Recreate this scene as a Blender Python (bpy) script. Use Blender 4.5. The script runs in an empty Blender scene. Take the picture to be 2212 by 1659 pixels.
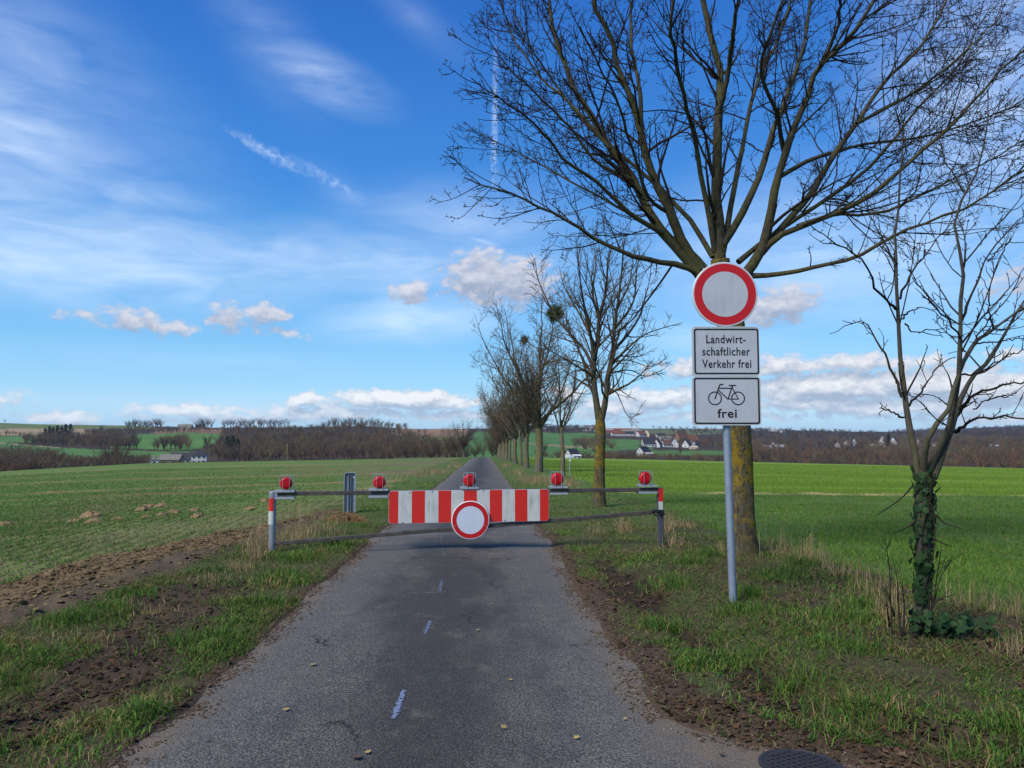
import bpy, math, random
import numpy as np
from mathutils import Vector, Matrix

R = math.radians
rng = np.random.default_rng(7)
random.seed(7)
SC = bpy.context.scene
COL = SC.collection

# ------------------------------------------------------------------ camera
EYE = 1.62
YAW, TILT = R(2.1), R(4.0)
FPX, PCX, PCY = 1661.0, 1106.0, 829.5          # focal length and centre on a 2212 x 1659 picture
cam_d = bpy.data.cameras.new('camera')
cam_d.sensor_width = 36.0
cam_d.lens = 36.0 * FPX / 2212.0
cam_d.clip_start = 0.05
cam_d.clip_end = 20000
cam = bpy.data.objects.new('camera', cam_d)
COL.objects.link(cam)
cam.location = (0, 0, EYE)
cam.rotation_euler = (math.pi / 2 + TILT, 0, -YAW)
SC.camera = cam

FWD = np.array([math.cos(TILT) * math.sin(YAW), math.cos(TILT) * math.cos(YAW), math.sin(TILT)])
RGT = np.array([math.cos(YAW), -math.sin(YAW), 0.0])
UPV = np.cross(RGT, FWD)
EYEP = np.array([0, 0, EYE])


def ray(xd, yd):
    xd = np.asarray(xd, float); yd = np.asarray(yd, float)
    return FWD * FPX + RGT * (xd - PCX)[..., None] + UPV * (PCY - yd)[..., None]


def at(xd, yd, depth):
    """point at a distance along the viewing axis (survey of where things stand)"""
    return EYEP + ray(xd, yd) * (np.asarray(depth, float) / FPX)[..., None]


def proj(P):
    d = np.asarray(P) - EYEP
    z = np.maximum(d @ FWD, 1e-3)
    return PCX + FPX * (d @ RGT) / z, PCY - FPX * (d @ UPV) / z


# ------------------------------------------------------------------ light and exposure
SUN_EL, SUN_AZ = R(46), R(226)                  # azimuth clockwise from +Y (the road); behind the camera
SKY_STRENGTH = 0.10
HAZE = 0.00006
SUN_STRENGTH = 3.0
SC.view_settings.view_transform = 'Standard'
SC.view_settings.look = 'None'
SC.view_settings.gamma = 1.0
SC.view_settings.use_curve_mapping = False
SC.view_settings.exposure = 0.48
SC.cycles.max_bounces = 6
SC.cycles.diffuse_bounces = 3
SC.cycles.glossy_bounces = 3
SC.cycles.transmission_bounces = 4
SC.cycles.volume_bounces = 0
SC.cycles.transparent_max_bounces = 8
SC.cycles.use_denoising = True

sun_d = bpy.data.lights.new('sun', 'SUN')
sun_d.energy = SUN_STRENGTH
sun_d.angle = R(22)
sun_d.color = (1.0, 0.95, 0.87)
sun = bpy.data.objects.new('sun', sun_d)
COL.objects.link(sun)
sdir = Vector((math.sin(SUN_AZ) * math.cos(SUN_EL), math.cos(SUN_AZ) * math.cos(SUN_EL), math.sin(SUN_EL)))
sun.rotation_euler = sdir.to_track_quat('Z', 'Y').to_euler()
sun.location = sdir * 60


class NT:
    """small helper to write node trees as expressions"""
    def __init__(self, tree):
        self.t = tree; self.n = tree.nodes; self.l = tree.links

    def node(self, typ, **kw):
        n = self.n.new(typ)
        for k, v in kw.items():
            setattr(n, k, v)
        return n

    def put(self, sock, v):
        if v is None: return
        if isinstance(v, bpy.types.NodeSocket): self.l.new(v, sock)
        else: sock.default_value = v

    def m(self, op, a, b=None, c=None, clamp=False):
        n = self.node('ShaderNodeMath', operation=op, use_clamp=clamp)
        self.put(n.inputs[0], a); self.put(n.inputs[1], b); self.put(n.inputs[2], c)
        return n.outputs[0]

    def mix(self, f, a, b, mode='MIX'):
        n = self.node('ShaderNodeMix', data_type='RGBA', blend_type=mode)
        self.put(n.inputs['Factor'], f)
        for s, v in ((n.inputs[6], a), (n.inputs[7], b)):
            self.put(s, (*v, 1) if isinstance(v, tuple) and len(v) == 3 else v)
        return n.outputs[2]

    def noise(self, vec, scale, detail=4, rough=0.55, dist=0.0, color=False):
        n = self.node('ShaderNodeTexNoise')
        self.put(n.inputs['Vector'], vec); n.inputs['Scale'].default_value = scale
        n.inputs['Detail'].default_value = detail; n.inputs['Roughness'].default_value = rough
        n.inputs['Distortion'].default_value = dist
        return n.outputs['Color' if color else 'Fac']

    def ss(self, v, lo, hi, a=0.0, b=1.0):
        n = self.node('ShaderNodeMapRange', interpolation_type='SMOOTHSTEP')
        self.put(n.inputs[0], v)
        for i, x in zip((1, 2, 3, 4), (lo, hi, a, b)): n.inputs[i].default_value = x
        return n.outputs[0]

    def mapping(self, vec, loc=(0, 0, 0), rot=(0, 0, 0), scale=(1, 1, 1), typ='POINT'):
        n = self.node('ShaderNodeMapping', vector_type=typ)
        self.put(n.inputs[0], vec)
        n.inputs['Location'].default_value = loc; n.inputs['Rotation'].default_value = rot; n.inputs['Scale'].default_value = scale
        return n.outputs[0]

    def xyz(self, x, y, z=0.0):
        n = self.node('ShaderNodeCombineXYZ')
        self.put(n.inputs[0], x); self.put(n.inputs[1], y); self.put(n.inputs[2], z)
        return n.outputs[0]

    def length(self, v):
        n = self.node('ShaderNodeVectorMath', operation='LENGTH'); self.put(n.inputs[0], v)
        return n.outputs['Value']


# ------------------------------------------------------------------ sky with clouds
def azel(xd, yd):
    d = ray(xd, yd); d = d / np.linalg.norm(d)
    return math.degrees(math.atan2(d[0], d[1])), math.degrees(math.asin(d[2]))


world = bpy.data.worlds.new('World')
SC.world = world
world.use_nodes = True
w = NT(world.node_tree)
w.n.clear()
tc = w.node('ShaderNodeTexCoord').outputs['Generated']
sep = w.node('ShaderNodeSeparateXYZ'); w.put(sep.inputs[0], tc)
AZ = w.m('MULTIPLY', w.m('ARCTAN2', sep.outputs[0], sep.outputs[1]), 180 / math.pi)
EL = w.m('MULTIPLY', w.m('ARCSINE', sep.outputs[2]), 180 / math.pi)
P = w.xyz(AZ, EL, 0)
sky = w.node('ShaderNodeTexSky', sky_type='NISHITA')
sky.sun_disc = False
sky.sun_elevation = SUN_EL
sky.sun_rotation = SUN_AZ
sky.altitude = 150
sky.air_density = 1.0
sky.dust_density = 0.6
sky.ozone_density = 2.5
hs = w.node('ShaderNodeHueSaturation')
hs.inputs['Hue'].default_value = 0.505
hs.inputs['Saturation'].default_value = 1.35
hs.inputs['Value'].default_value = 1.55
w.put(hs.inputs['Color'], sky.outputs[0])
# clear deep blue of a day after rain, paler towards the horizon
rmp = w.node('ShaderNodeValToRGB')
w.put(rmp.inputs[0], w.m('DIVIDE', w.m('MAXIMUM', EL, 0.0), 40.0))
cr = rmp.color_ramp
for i, (p_, c_) in enumerate(((0.0, (.30, .58, .80)), (.10, (.185, .48, .78)), (.24, (.105, .36, .70)), (0.45, (.038, .205, .590)), (.75, (.018, .120, .47)), (1.0, (.014, .095, .39)))):
    e_ = cr.elements[i] if i < 2 else cr.elements.new(p_)
    e_.position = p_; e_.color = (*c_, 1)
tint_ = w.node('ShaderNodeVectorMath', operation='SCALE'); w.put(tint_.inputs[0], rmp.outputs[0]); tint_.inputs['Scale'].default_value = 8.7
base_sky = w.mix(0.78, hs.outputs[0], tint_.outputs[0])


def blob(xd, yd, rx, ry, rot=0.0, amp=1.0, vec=P):
    """1 at the centre of an ellipse of sky, 0 at its rim; rx, ry in picture units"""
    a, e = azel(xd, yd)
    k = 360 / (2 * math.pi) / FPX
    v = w.mapping(vec, (a, e, 0), (0, 0, R(rot)), (rx * k, ry * k, 1), 'TEXTURE')
    return w.m('MULTIPLY_ADD', w.length(v), -amp, amp)


def union(bs):
    out = bs[0]
    for b in bs[1:]: out = w.m('MAXIMUM', out, b)
    return w.m('MAXIMUM', out, 0.0)


# high thin cirrus
CIRRUS = [  # xd, yd, rx, ry, rot (counter-clockwise), amp
    (-80, 290, 480, 230, -14, .85), (60, 110, 560, 200, -28, .42), (690, 165, 230, 75, -16, .72), (570, 70, 260, 120, -50, .36),
    (150, 545, 820, 150, -1, .95), (800, 570, 720, 120, 0, .72), (280, 420, 330, 70, -2, .55),
    (760, 425, 170, 60, -28, .32), (900, 685, 330, 85, 4, .85), (1000, 480, 400, 130, 0, .55),
    (1040, 520, 130, 17, -16, .6),
    (1800, 560, 700, 260, 0, .75), (2150, 250, 330, 420, 15, .75), (1500, 720, 500, 130, 0, .45), (900, 40, 200, 60, -30, .3),
    (500, 780, 900, 60, 0, .25), (500, 880, 1000, 60, 0, .35), (1900, 880, 900, 70, 0, .4),
]
PC = w.mapping(P, (0, 0, 0), (0, 0, R(14)), (0.30, 0.95, 1))
cn = w.noise(PC, 0.42, 6, 0.52, 0.9)
cn2 = w.noise(w.mapping(P, (3, 7, 0), (0, 0, R(22)), (0.40, 1.7, 1)), 0.6, 5, 0.55, 0.6)
cb = w.ss(union([blob(*c) for c in CIRRUS]), 0.0, 0.85)
cwisp = w.m('MULTIPLY_ADD', w.m('SUBTRACT', cn, 0.5), 1.5, w.m('MULTIPLY_ADD', w.m('SUBTRACT', cn2, 0.5), 0.7, 0.62))
cirrus = w.m('MULTIPLY', cb, w.m('MAXIMUM', cwisp, 0.0), clamp=True)
cirrus = w.m('MULTIPLY', cirrus, 0.95, clamp=True)
# the streak and the contrail have crisp torn edges
jit = w.m('MULTIPLY', w.m('SUBTRACT', w.noise(P, 1.6, 5, 0.6), 0.5), 0.8)
Pj = w.xyz(w.m('ADD', AZ, w.m('MULTIPLY', jit, 0.35)), w.m('ADD', EL, jit), 0)
tn = w.noise(P, 2.2, 6, 0.7)
streak = union([blob(580, 330, 110, 15, -23, 1.0, Pj), blob(720, 395, 120, 17, -26, .75, Pj), blob(1068, 280, 9, 190, -1, 1.1, Pj), blob(1080, 450, 12, 110, 4, .5, Pj), blob(1085, 545, 100, 11, -16, .8, Pj)])
streak = w.m('MULTIPLY', streak, w.ss(tn, 0.28, 0.7), clamp=True)
veil = w.m('MAXIMUM', cirrus, w.m('MULTIPLY', streak, 0.75))

# cumulus, flat based, lit from behind the camera
CUM = [
    (1045, 600, 95, 60, 0, 1.25), (1110, 610, 110, 55, 0, 1.1), (885, 632, 52, 26, 0, 1.0),
    (300, 692, 95, 26, -8, .85), (375, 706, 60, 20, -8, .7), (170, 681, 70, 14, 0, .5),
    (495, 685, 45, 36, 20, .75), (575, 678, 48, 28, 5, 1.0), (600, 715, 80, 16, -10, .55), (640, 728, 50, 12, -12, .4),
    (662, 862, 38, 17, 10, 1.2), (860, 862, 170, 22, 0, 1.5), (960, 868, 110, 16, 0, 1.2), (400, 886, 130, 14, 0, 1.0),
    (130, 903, 75, 15, 0, 1.1), (720, 893, 280, 16, 0, .95), (980, 898, 160, 14, 0, .9), (500, 905, 260, 12, 0, .7),
    (1680, 660, 95, 42, 10, 1.1), (1480, 795, 60, 26, 0, 1.0), (1690, 790, 90, 26, 0, 1.0), (1850, 785, 170, 22, 0, .9),
    (2000, 780, 90, 20, 0, .8), (1800, 838, 210, 34, 0, 1.3), (2030, 830, 220, 36, 0, 1.3), (2180, 840, 140, 40, 0, 1.2),
    (1420, 860, 150, 24, 0, 1.2), (1330, 880, 130, 24, 0, 1.1), (1760, 870, 160, 18, 0, 1.1), (1960, 880, 250, 22, 0, 1.1),
    (1500, 900, 400, 14, 0, .7), (2150, 905, 220, 14, 0, .8), (1400, 805, 40, 14, 0, .7),
    (2195, 768, 60, 18, 0, .7), (2300, 600, 140, 50, 0, .8), (1230, 850, 60, 22, 0, .8),
    (-220, 860, 200, 26, 0, 1.1), (2600, 850, 300, 40, 0, 1.2),
]


def cumulus(dy):
    v = P if dy == 0 else w.xyz(AZ, w.m('ADD', EL, dy), 0)
    wob = w.noise(v, 0.9, 3, 0.5, color=True)
    vm = w.node('ShaderNodeVectorMath', operation='MULTIPLY_ADD')
    w.put(vm.inputs[0], wob); vm.inputs[1].default_value = (2.6, 1.1, 0); w.put(vm.inputs[2], v)
    off = w.mapping(vm.outputs[0], (-1.3, -0.55, 0))
    M = union([blob(c[0], c[1], c[2] * 1.28, c[3] * 1.38, *c[4:], vec=off) for c in CUM])
    n = w.noise(w.mapping(v, scale=(0.8, 1.35, 1)), 1.15, 9, 0.62)
    return w.m('MULTIPLY', w.m('MULTIPLY_ADD', w.m('SUBTRACT', n, 0.5), 1.9, M), w.ss(M, 0.02, 0.25))


D0 = cumulus(0.0)
D1 = cumulus(0.75)
cmask = w.m('MULTIPLY', w.ss(D0, 0.12, 0.68), 0.93)
lit = w.m('MULTIPLY_ADD', w.m('SUBTRACT', D0, D1), 0.80, 0.30, clamp=True)
ccol = w.mix(lit, (2.7, 3.1, 4.1), w.mix(w.ss(EL, 3.0, 8.0), (7.5, 7.35, 7.3), (5.5, 5.6, 6.2)))
sky_c = w.mix(w.m('MULTIPLY', veil, 0.64), base_sky, (6.6, 7.7, 9.0))
sky_c = w.mix(cmask, sky_c, ccol)
# air light low over the horizon
low = w.ss(EL, 0.0, 5.0, 0.35, 0.0)
sky_c = w.mix(low, sky_c, (4.0, 6.0, 8.0))
bg = w.node('ShaderNodeBackground')
bg.inputs['Strength'].default_value = SKY_STRENGTH
w.put(bg.inputs['Color'], sky_c)
out = w.node('ShaderNodeOutputWorld')
w.l.new(bg.outputs[0], out.inputs['Surface'])
world.cycles.sampling_method = 'MANUAL'
world.cycles.sample_map_resolution = 512


# ------------------------------------------------------------------ noise for modelling
def _hash(ix, iy, seed):
    h = (ix * 374761393 + iy * 668265263 + seed * 974711) & 0xFFFFFFFF
    h = ((h ^ (h >> 13)) * 1274126177) & 0xFFFFFFFF
    h = (h ^ (h >> 16)) & 0xFFFFFFFF
    return h / 4294967295.0


def vnoise(x, y, seed=0):
    ix = np.floor(x).astype(np.int64); iy = np.floor(y).astype(np.int64)
    fx = x - ix; fy = y - iy
    ux = fx * fx * (3 - 2 * fx); uy = fy * fy * (3 - 2 * fy)
    a = _hash(ix, iy, seed); b = _hash(ix + 1, iy, seed); c = _hash(ix, iy + 1, seed); d = _hash(ix + 1, iy + 1, seed)
    return (a * (1 - ux) + b * ux) * (1 - uy) + (c * (1 - ux) + d * ux) * uy


def fbm(x, y, wl, octv=4, seed=0, gain=0.5):
    """about -1 .. 1, wl = wavelength in metres"""
    x = np.asarray(x, float); y = np.asarray(y, float)
    s = np.zeros(np.broadcast(x, y).shape); a = 1.0; tot = 0; f = 1.0 / wl
    for o in range(octv):
        s += a * (vnoise(x * f + 17.3 * o, y * f - 9.1 * o, seed + o) * 2 - 1); tot += a; a *= gain; f *= 2.03
    return s / tot * 1.6


def sst(v, lo, hi):
    t = np.clip((np.asarray(v, float) - lo) / (hi - lo), 0, 1)
    return t * t * (3 - 2 * t)


# ------------------------------------------------------------------ terrain
# survey of the land by azimuth (picture column) and distance: height of sight line at each distance
T_R = np.array([150, 240, 400, 550, 700, 900, 1200, 1600, 2200, 3200, 6000], float)
T_X = np.array([-900, 0, 300, 600, 780, 900, 1050, 1300, 1600, 1900, 2212, 3100], float)
T_Y = np.array([
    # 150   240   400   550   700  900  1200 1600 2200 3200 6000
    [1032, 1050, 1030, 1005, 985, 962, 940, 922, 918, 926, 935],
    [1018, 1036, 1022, 1003, 984, 962, 940, 919, 914, 925, 935],
    [1001, 1022, 1012, 1002, 984, 962, 941, 924, 920, 928, 935],
    [995, 1016, 1010, 998, 975, 952, 932, 924, 929, 933, 936],
    [992, 1010, 1005, 994, 972, 950, 930, 919, 924, 931, 936],
    [989, 1004, 1000, 990, 971, 953, 936, 926, 928, 932, 936],
    [987, 1000, 998, 988, 972, 956, 942, 929, 926, 930, 934],
    [990, 1004, 1000, 991, 973, 957, 943, 931, 926, 926, 930],
    [997, 1014, 1012, 1002, 988, 969, 953, 939, 930, 927, 930],
    [1004, 1020, 1018, 1006, 990, 972, 957, 946, 938, 935, 934],
    [1011, 1026, 1022, 1008, 990, 970, 956, 946, 939, 926, 921],
    [1035, 1046, 1034, 1012, 990, 970, 955, 946, 936, 920, 915]])
ROADC, ROADW = -0.38, 2.80


def edges(y):
    y = np.asarray(y, float)
    n = np.clip(4.7 - y, 0, 1.2)
    xl = ROADC - ROADW / 2 - 0.06 * n + 0.022 * np.sin(y * 1.3) + 0.018 * np.sin(y * 4.3)
    xr = ROADC + ROADW / 2 + 0.06 * n + 1.05 * n * n + 0.025 * np.sin(y * 1.1 + 2) + 0.02 * np.sin(y * 3.7)
    return xl, xr


def H0(x, y):
    """large shape of the land"""
    x = np.asarray(x, float); y = np.asarray(y, float)
    r = np.hypot(x, y); az = np.arctan2(x, y)
    c = np.cos(np.clip(az - YAW, -R(58), R(58)))
    xd = np.clip(PCX + FPX * np.tan(np.clip(az - YAW, -R(55), R(55))), -900, 3100)
    Z = np.stack([EYE + (945.6 - np.interp(xd, T_X, T_Y[:, k])) / FPX * T_R[k] * c for k in range(len(T_R))], -1)
    lr = np.log(np.clip(r, T_R[0], T_R[-1] * .999)); L = np.log(T_R)
    k = np.clip(np.searchsorted(L, lr, side='right') - 1, 0, len(L) - 2)
    t = (lr - L[k]) / (L[k + 1] - L[k]); t = t * t * (3 - 2 * t) * .5 + t * .5
    za = np.take_along_axis(Z, k[..., None], -1)[..., 0]; zb = np.take_along_axis(Z, k[..., None] + 1, -1)[..., 0]
    far = za * (1 - t) + zb * t
    near = Z[..., 0] * np.clip((r - 12) / 138.0, 0, 1) ** 1.08
    z = np.where(r < 150, near, far)
    z = z + np.where(r > 260, fbm(x, y, 160, 3, 5) * np.clip((r - 260) / 600, 0, 1) * 1.5, 0)
    return z


def zones(x, y):
    """soft masks (0..1) of the kinds of ground near the road"""
    x = np.asarray(x, float); y = np.asarray(y, float)
    n1 = fbm(x, y, 1.3, 4, 11); n2 = fbm(x, y, 0.35, 3, 23); n3 = fbm(x, y, 5.0, 3, 31)
    xl, xr = edges(y); dl = xl - x; dr = x - xr
    Z = {'dl': dl, 'dr': dr, 'n1': n1, 'n2': n2, 'n3': n3}
    Z['road'] = sst(-np.maximum(dl, dr), -0.03, 0.06)
    inner = np.interp(y, [3, 6.3, 12.2, 16, 22, 60], [-4.1, -3.98, -3.57, -3.2, -3.4, -4.3]) + 0.16 * n1
    outer = np.interp(y, [3, 6.5, 8.8, 14.5, 17, 22, 60], [-5.8, -5.65, -5.2, -4.15, -3.8, -3.4, -4.3]) + 0.30 * n1 + .12 * n2
    Z['clod'] = sst(inner - x, -0.08, 0.15) * sst(x - outer, -0.15, 0.15) * sst(y, 21, 16)
    Z['fieldl'] = sst(outer - x, 0.0, 0.25)
    xm = np.interp(y, [3, 4, 5.4, 7.4, 9], [-2.55, -2.6, -2.48, -2.80, -2.95])
    Z['mudl'] = sst(0.42 + 0.38 * n1 + .15 * n2 - np.abs(x - xm), -0.12, 0.14) * sst(y, 9.6, 8.2) * (dl > 0.05)
    Z['edgel'] = sst(0.11 + .09 * n1 - dl, -0.05, 0.08) * (dl > -.1)
    wr = np.interp(y, [3, 4, 6, 9, 15, 40], [.40, .40, .30, .24, .14, .08])
    Z['edger'] = sst(wr + .16 * n1 + .06 * n2 - dr, -0.06, 0.1) * (dr > -.1)
    Z['rut'] = sst(0.17 + .14 * n1 + .05 * n2 - np.abs(dr - np.interp(y, [3, 5, 7, 10, 12], [.95, .80, .55, .5, .55])), -.05, .1) * sst(y, 11.5, 9.5)
    xf = np.interp(y, [3, 6.5, 8, 11, 18, 60, 150], [5.2, 4.7, 4.4, 4.25, 4.3, 4.7, 5.0]) + 0.25 * n1
    Z['strip'] = sst(x - xf, -.1, .25)
    Z['crop'] = Z['strip'] * sst(y + 0.5 * n1, 25.6, 26.6)
    Z['straw'] = Z['strip'] * sst(0.55 + .35 * n1 - np.abs(y - 25.6 - .03 * (x - 5)), -.2, .3)
    Z['litter'] = sst(n1 * .8 + n2 * .35 + .9 * np.exp(-((x - 4.3) ** 2 / .7 + (y - 6.0) ** 2 / .5)) - .12, 0.0, 0.5) * (dr > 0) * (1 - Z['strip']) * sst(y, 22, 10)
    return Z


def H(x, y, Z=None):
    """surface of the soil"""
    x = np.asarray(x, float); y = np.asarray(y, float)
    z = H0(x, y)
    r = np.hypot(x, y)
    if Z is None: Z = zones(x, y)
    near = sst(r, 60, 20)
    rel = (0.028 + 0.02 * Z['n1'] + 0.012 * Z['n2'])
    rel = rel + Z['clod'] * (0.05 * fbm(x, y, .28, 4, 41) + .02)
    rel = rel + Z['mudl'] * (0.035 * fbm(x, y, .2, 3, 43) - .015)
    rel = rel + Z['rut'] * (-0.04 + 0.03 * fbm(x, y, .18, 3, 44)) + 0.035 * sst(Z['dr'], .8, 1.2) * sst(y, 12, 9) * (1 - Z['strip'])
    rel = rel * near
    d = np.maximum(Z['dl'], Z['dr'])                # >0 outside the road
    k = sst(d + .05 * Z['n2'], -0.10, 0.22)
    z = z + rel * k - 0.13 * sst(-d, -0.02, 0.14) * (r < 300) - 0.004
    return z


def hit(xd, yd, rmin=2.0, rmax=5000, n=700):
    """where sight lines meet the land"""
    xd = np.atleast_1d(np.asarray(xd, float)); yd = np.atleast_1d(np.asarray(yd, float))
    D = ray(xd, yd); D = D / np.linalg.norm(D[:, :2], axis=1, keepdims=True)
    rs = np.geomspace(rmin, rmax, n)
    prev = None; res = np.full((len(xd), 3), np.nan); open_ = np.ones(len(xd), bool)
    gap0 = np.full(len(xd), 1.0); r0 = rmin
    for r in rs:
        P_ = EYEP + D * r
        g = P_[:, 2] - H0(P_[:, 0], P_[:, 1])
        new = open_ & (g <= 0)
        if new.any():
            t = gap0[new] / np.maximum(gap0[new] - g[new], 1e-6)
            rr = r0 + (r - r0) * t
            res[new] = EYEP + D[new] * rr[:, None]
            open_ &= ~new
        gap0 = g; r0 = r
        if not open_.any(): break
    ok = ~np.isnan(res[:, 0])
    res[ok, 2] = H0(res[ok, 0], res[ok, 1])
    return res, ok


# ------------------------------------------------------------------ object helpers
def tag(o, label=None, cat=None, group=None, kind=None):
    if label: o['label'] = label
    if cat: o['category'] = cat
    if group: o['group'] = group
    if kind: o['kind'] = kind
    return o


def empty(name, loc=(0, 0, 0), rz=0.0, **kw):
    o = bpy.data.objects.new(name, None)
    o.empty_display_size = 0.2
    COL.objects.link(o)
    o.location = tuple(float(v) for v in loc)
    o.rotation_euler = (0, 0, rz)
    return tag(o, **kw)


def mesh_data(name, V, F, mat, smooth=False, colors=None, mat_idx=None):
    """F: list of integer arrays, each (n, k)"""
    me = bpy.data.meshes.new(name)
    V = np.asarray(V, np.float32)
    F = [np.asarray(f, np.int32) for f in F if len(f)]
    loops = np.concatenate([f.ravel() for f in F])
    tot = np.concatenate([np.full(len(f), f.shape[1], np.int32) for f in F])
    start = np.concatenate([[0], np.cumsum(tot)[:-1]]).astype(np.int32)
    me.vertices.add(len(V)); me.vertices.foreach_set('co', V.ravel())
    me.loops.add(len(loops)); me.loops.foreach_set('vertex_index', loops)
    me.polygons.add(len(tot)); me.polygons.foreach_set('loop_start', start); me.polygons.foreach_set('loop_total', tot)
    me.polygons.foreach_set('use_smooth', np.full(len(tot), smooth, bool))
    for mm in (mat if isinstance(mat, (list, tuple)) else [mat]): me.materials.append(mm)
    if mat_idx is not None: me.polygons.foreach_set('material_index', np.asarray(mat_idx, np.int32))
    me.update(calc_edges=True)
    if colors is not None:
        a = me.color_attributes.new('tint', 'FLOAT_COLOR', 'POINT')
        c = np.ones((len(V), 4), np.float32); c[:, :3] = colors
        a.data.foreach_set('color', c.ravel())
    return me


def link(name, me, parent=None, loc=(0, 0, 0), **kw):
    o = bpy.data.objects.new(name, me)
    COL.objects.link(o)
    if parent is not None: o.parent = parent
    o.location = tuple(float(v) for v in loc)
    return tag(o, **kw)


def gn_instances(name, pts, rot, scl, pick, templates, **kw):
    """one object of many copies: a point per copy with its turn, size and which template it shows"""
    me = bpy.data.meshes.new(name); n = len(pts)
    me.vertices.add(n); me.vertices.foreach_set('co', np.asarray(pts, np.float32).ravel())
    for nm, val in (('turn', rot), ('size', scl)):
        a = me.attributes.new(nm, 'FLOAT_VECTOR', 'POINT'); a.data.foreach_set('vector', np.asarray(val, np.float32).ravel())
    a = me.attributes.new('which', 'INT', 'POINT'); a.data.foreach_set('value', np.asarray(pick, np.int32))
    c = bpy.data.collections.new(name + '_templates')
    for i, t in enumerate(templates): c.objects.link(bpy.data.objects.new('%s_template_%03d' % (name, i), t))
    ng = bpy.data.node_groups.new(name, 'GeometryNodeTree')
    ng.interface.new_socket('Geometry', in_out='INPUT', socket_type='NodeSocketGeometry'); ng.interface.new_socket('Geometry', in_out='OUTPUT', socket_type='NodeSocketGeometry')
    N = ng.nodes; gi = N.new('NodeGroupInput'); go = N.new('NodeGroupOutput'); ip = N.new('GeometryNodeInstanceOnPoints'); ci = N.new('GeometryNodeCollectionInfo')
    ci.inputs['Collection'].default_value = c; ci.inputs['Separate Children'].default_value = True; ci.inputs['Reset Children'].default_value = True
    ng.links.new(gi.outputs[0], ip.inputs['Points']); ng.links.new(ci.outputs[0], ip.inputs['Instance']); ip.inputs['Pick Instance'].default_value = True
    for nm, typ, sock in (('turn', 'FLOAT_VECTOR', 'Rotation'), ('size', 'FLOAT_VECTOR', 'Scale'), ('which', 'INT', 'Instance Index')):
        na_ = N.new('GeometryNodeInputNamedAttribute'); na_.data_type = typ; na_.inputs['Name'].default_value = nm
        ng.links.new(next(o_ for o_ in na_.outputs if o_.enabled and o_.name == 'Attribute'), ip.inputs[sock])
    ng.links.new(ip.outputs[0], go.inputs[0])
    o = link(name, me, **kw)
    m_ = o.modifiers.new('copies', 'NODES'); m_.node_group = ng
    return o


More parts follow.
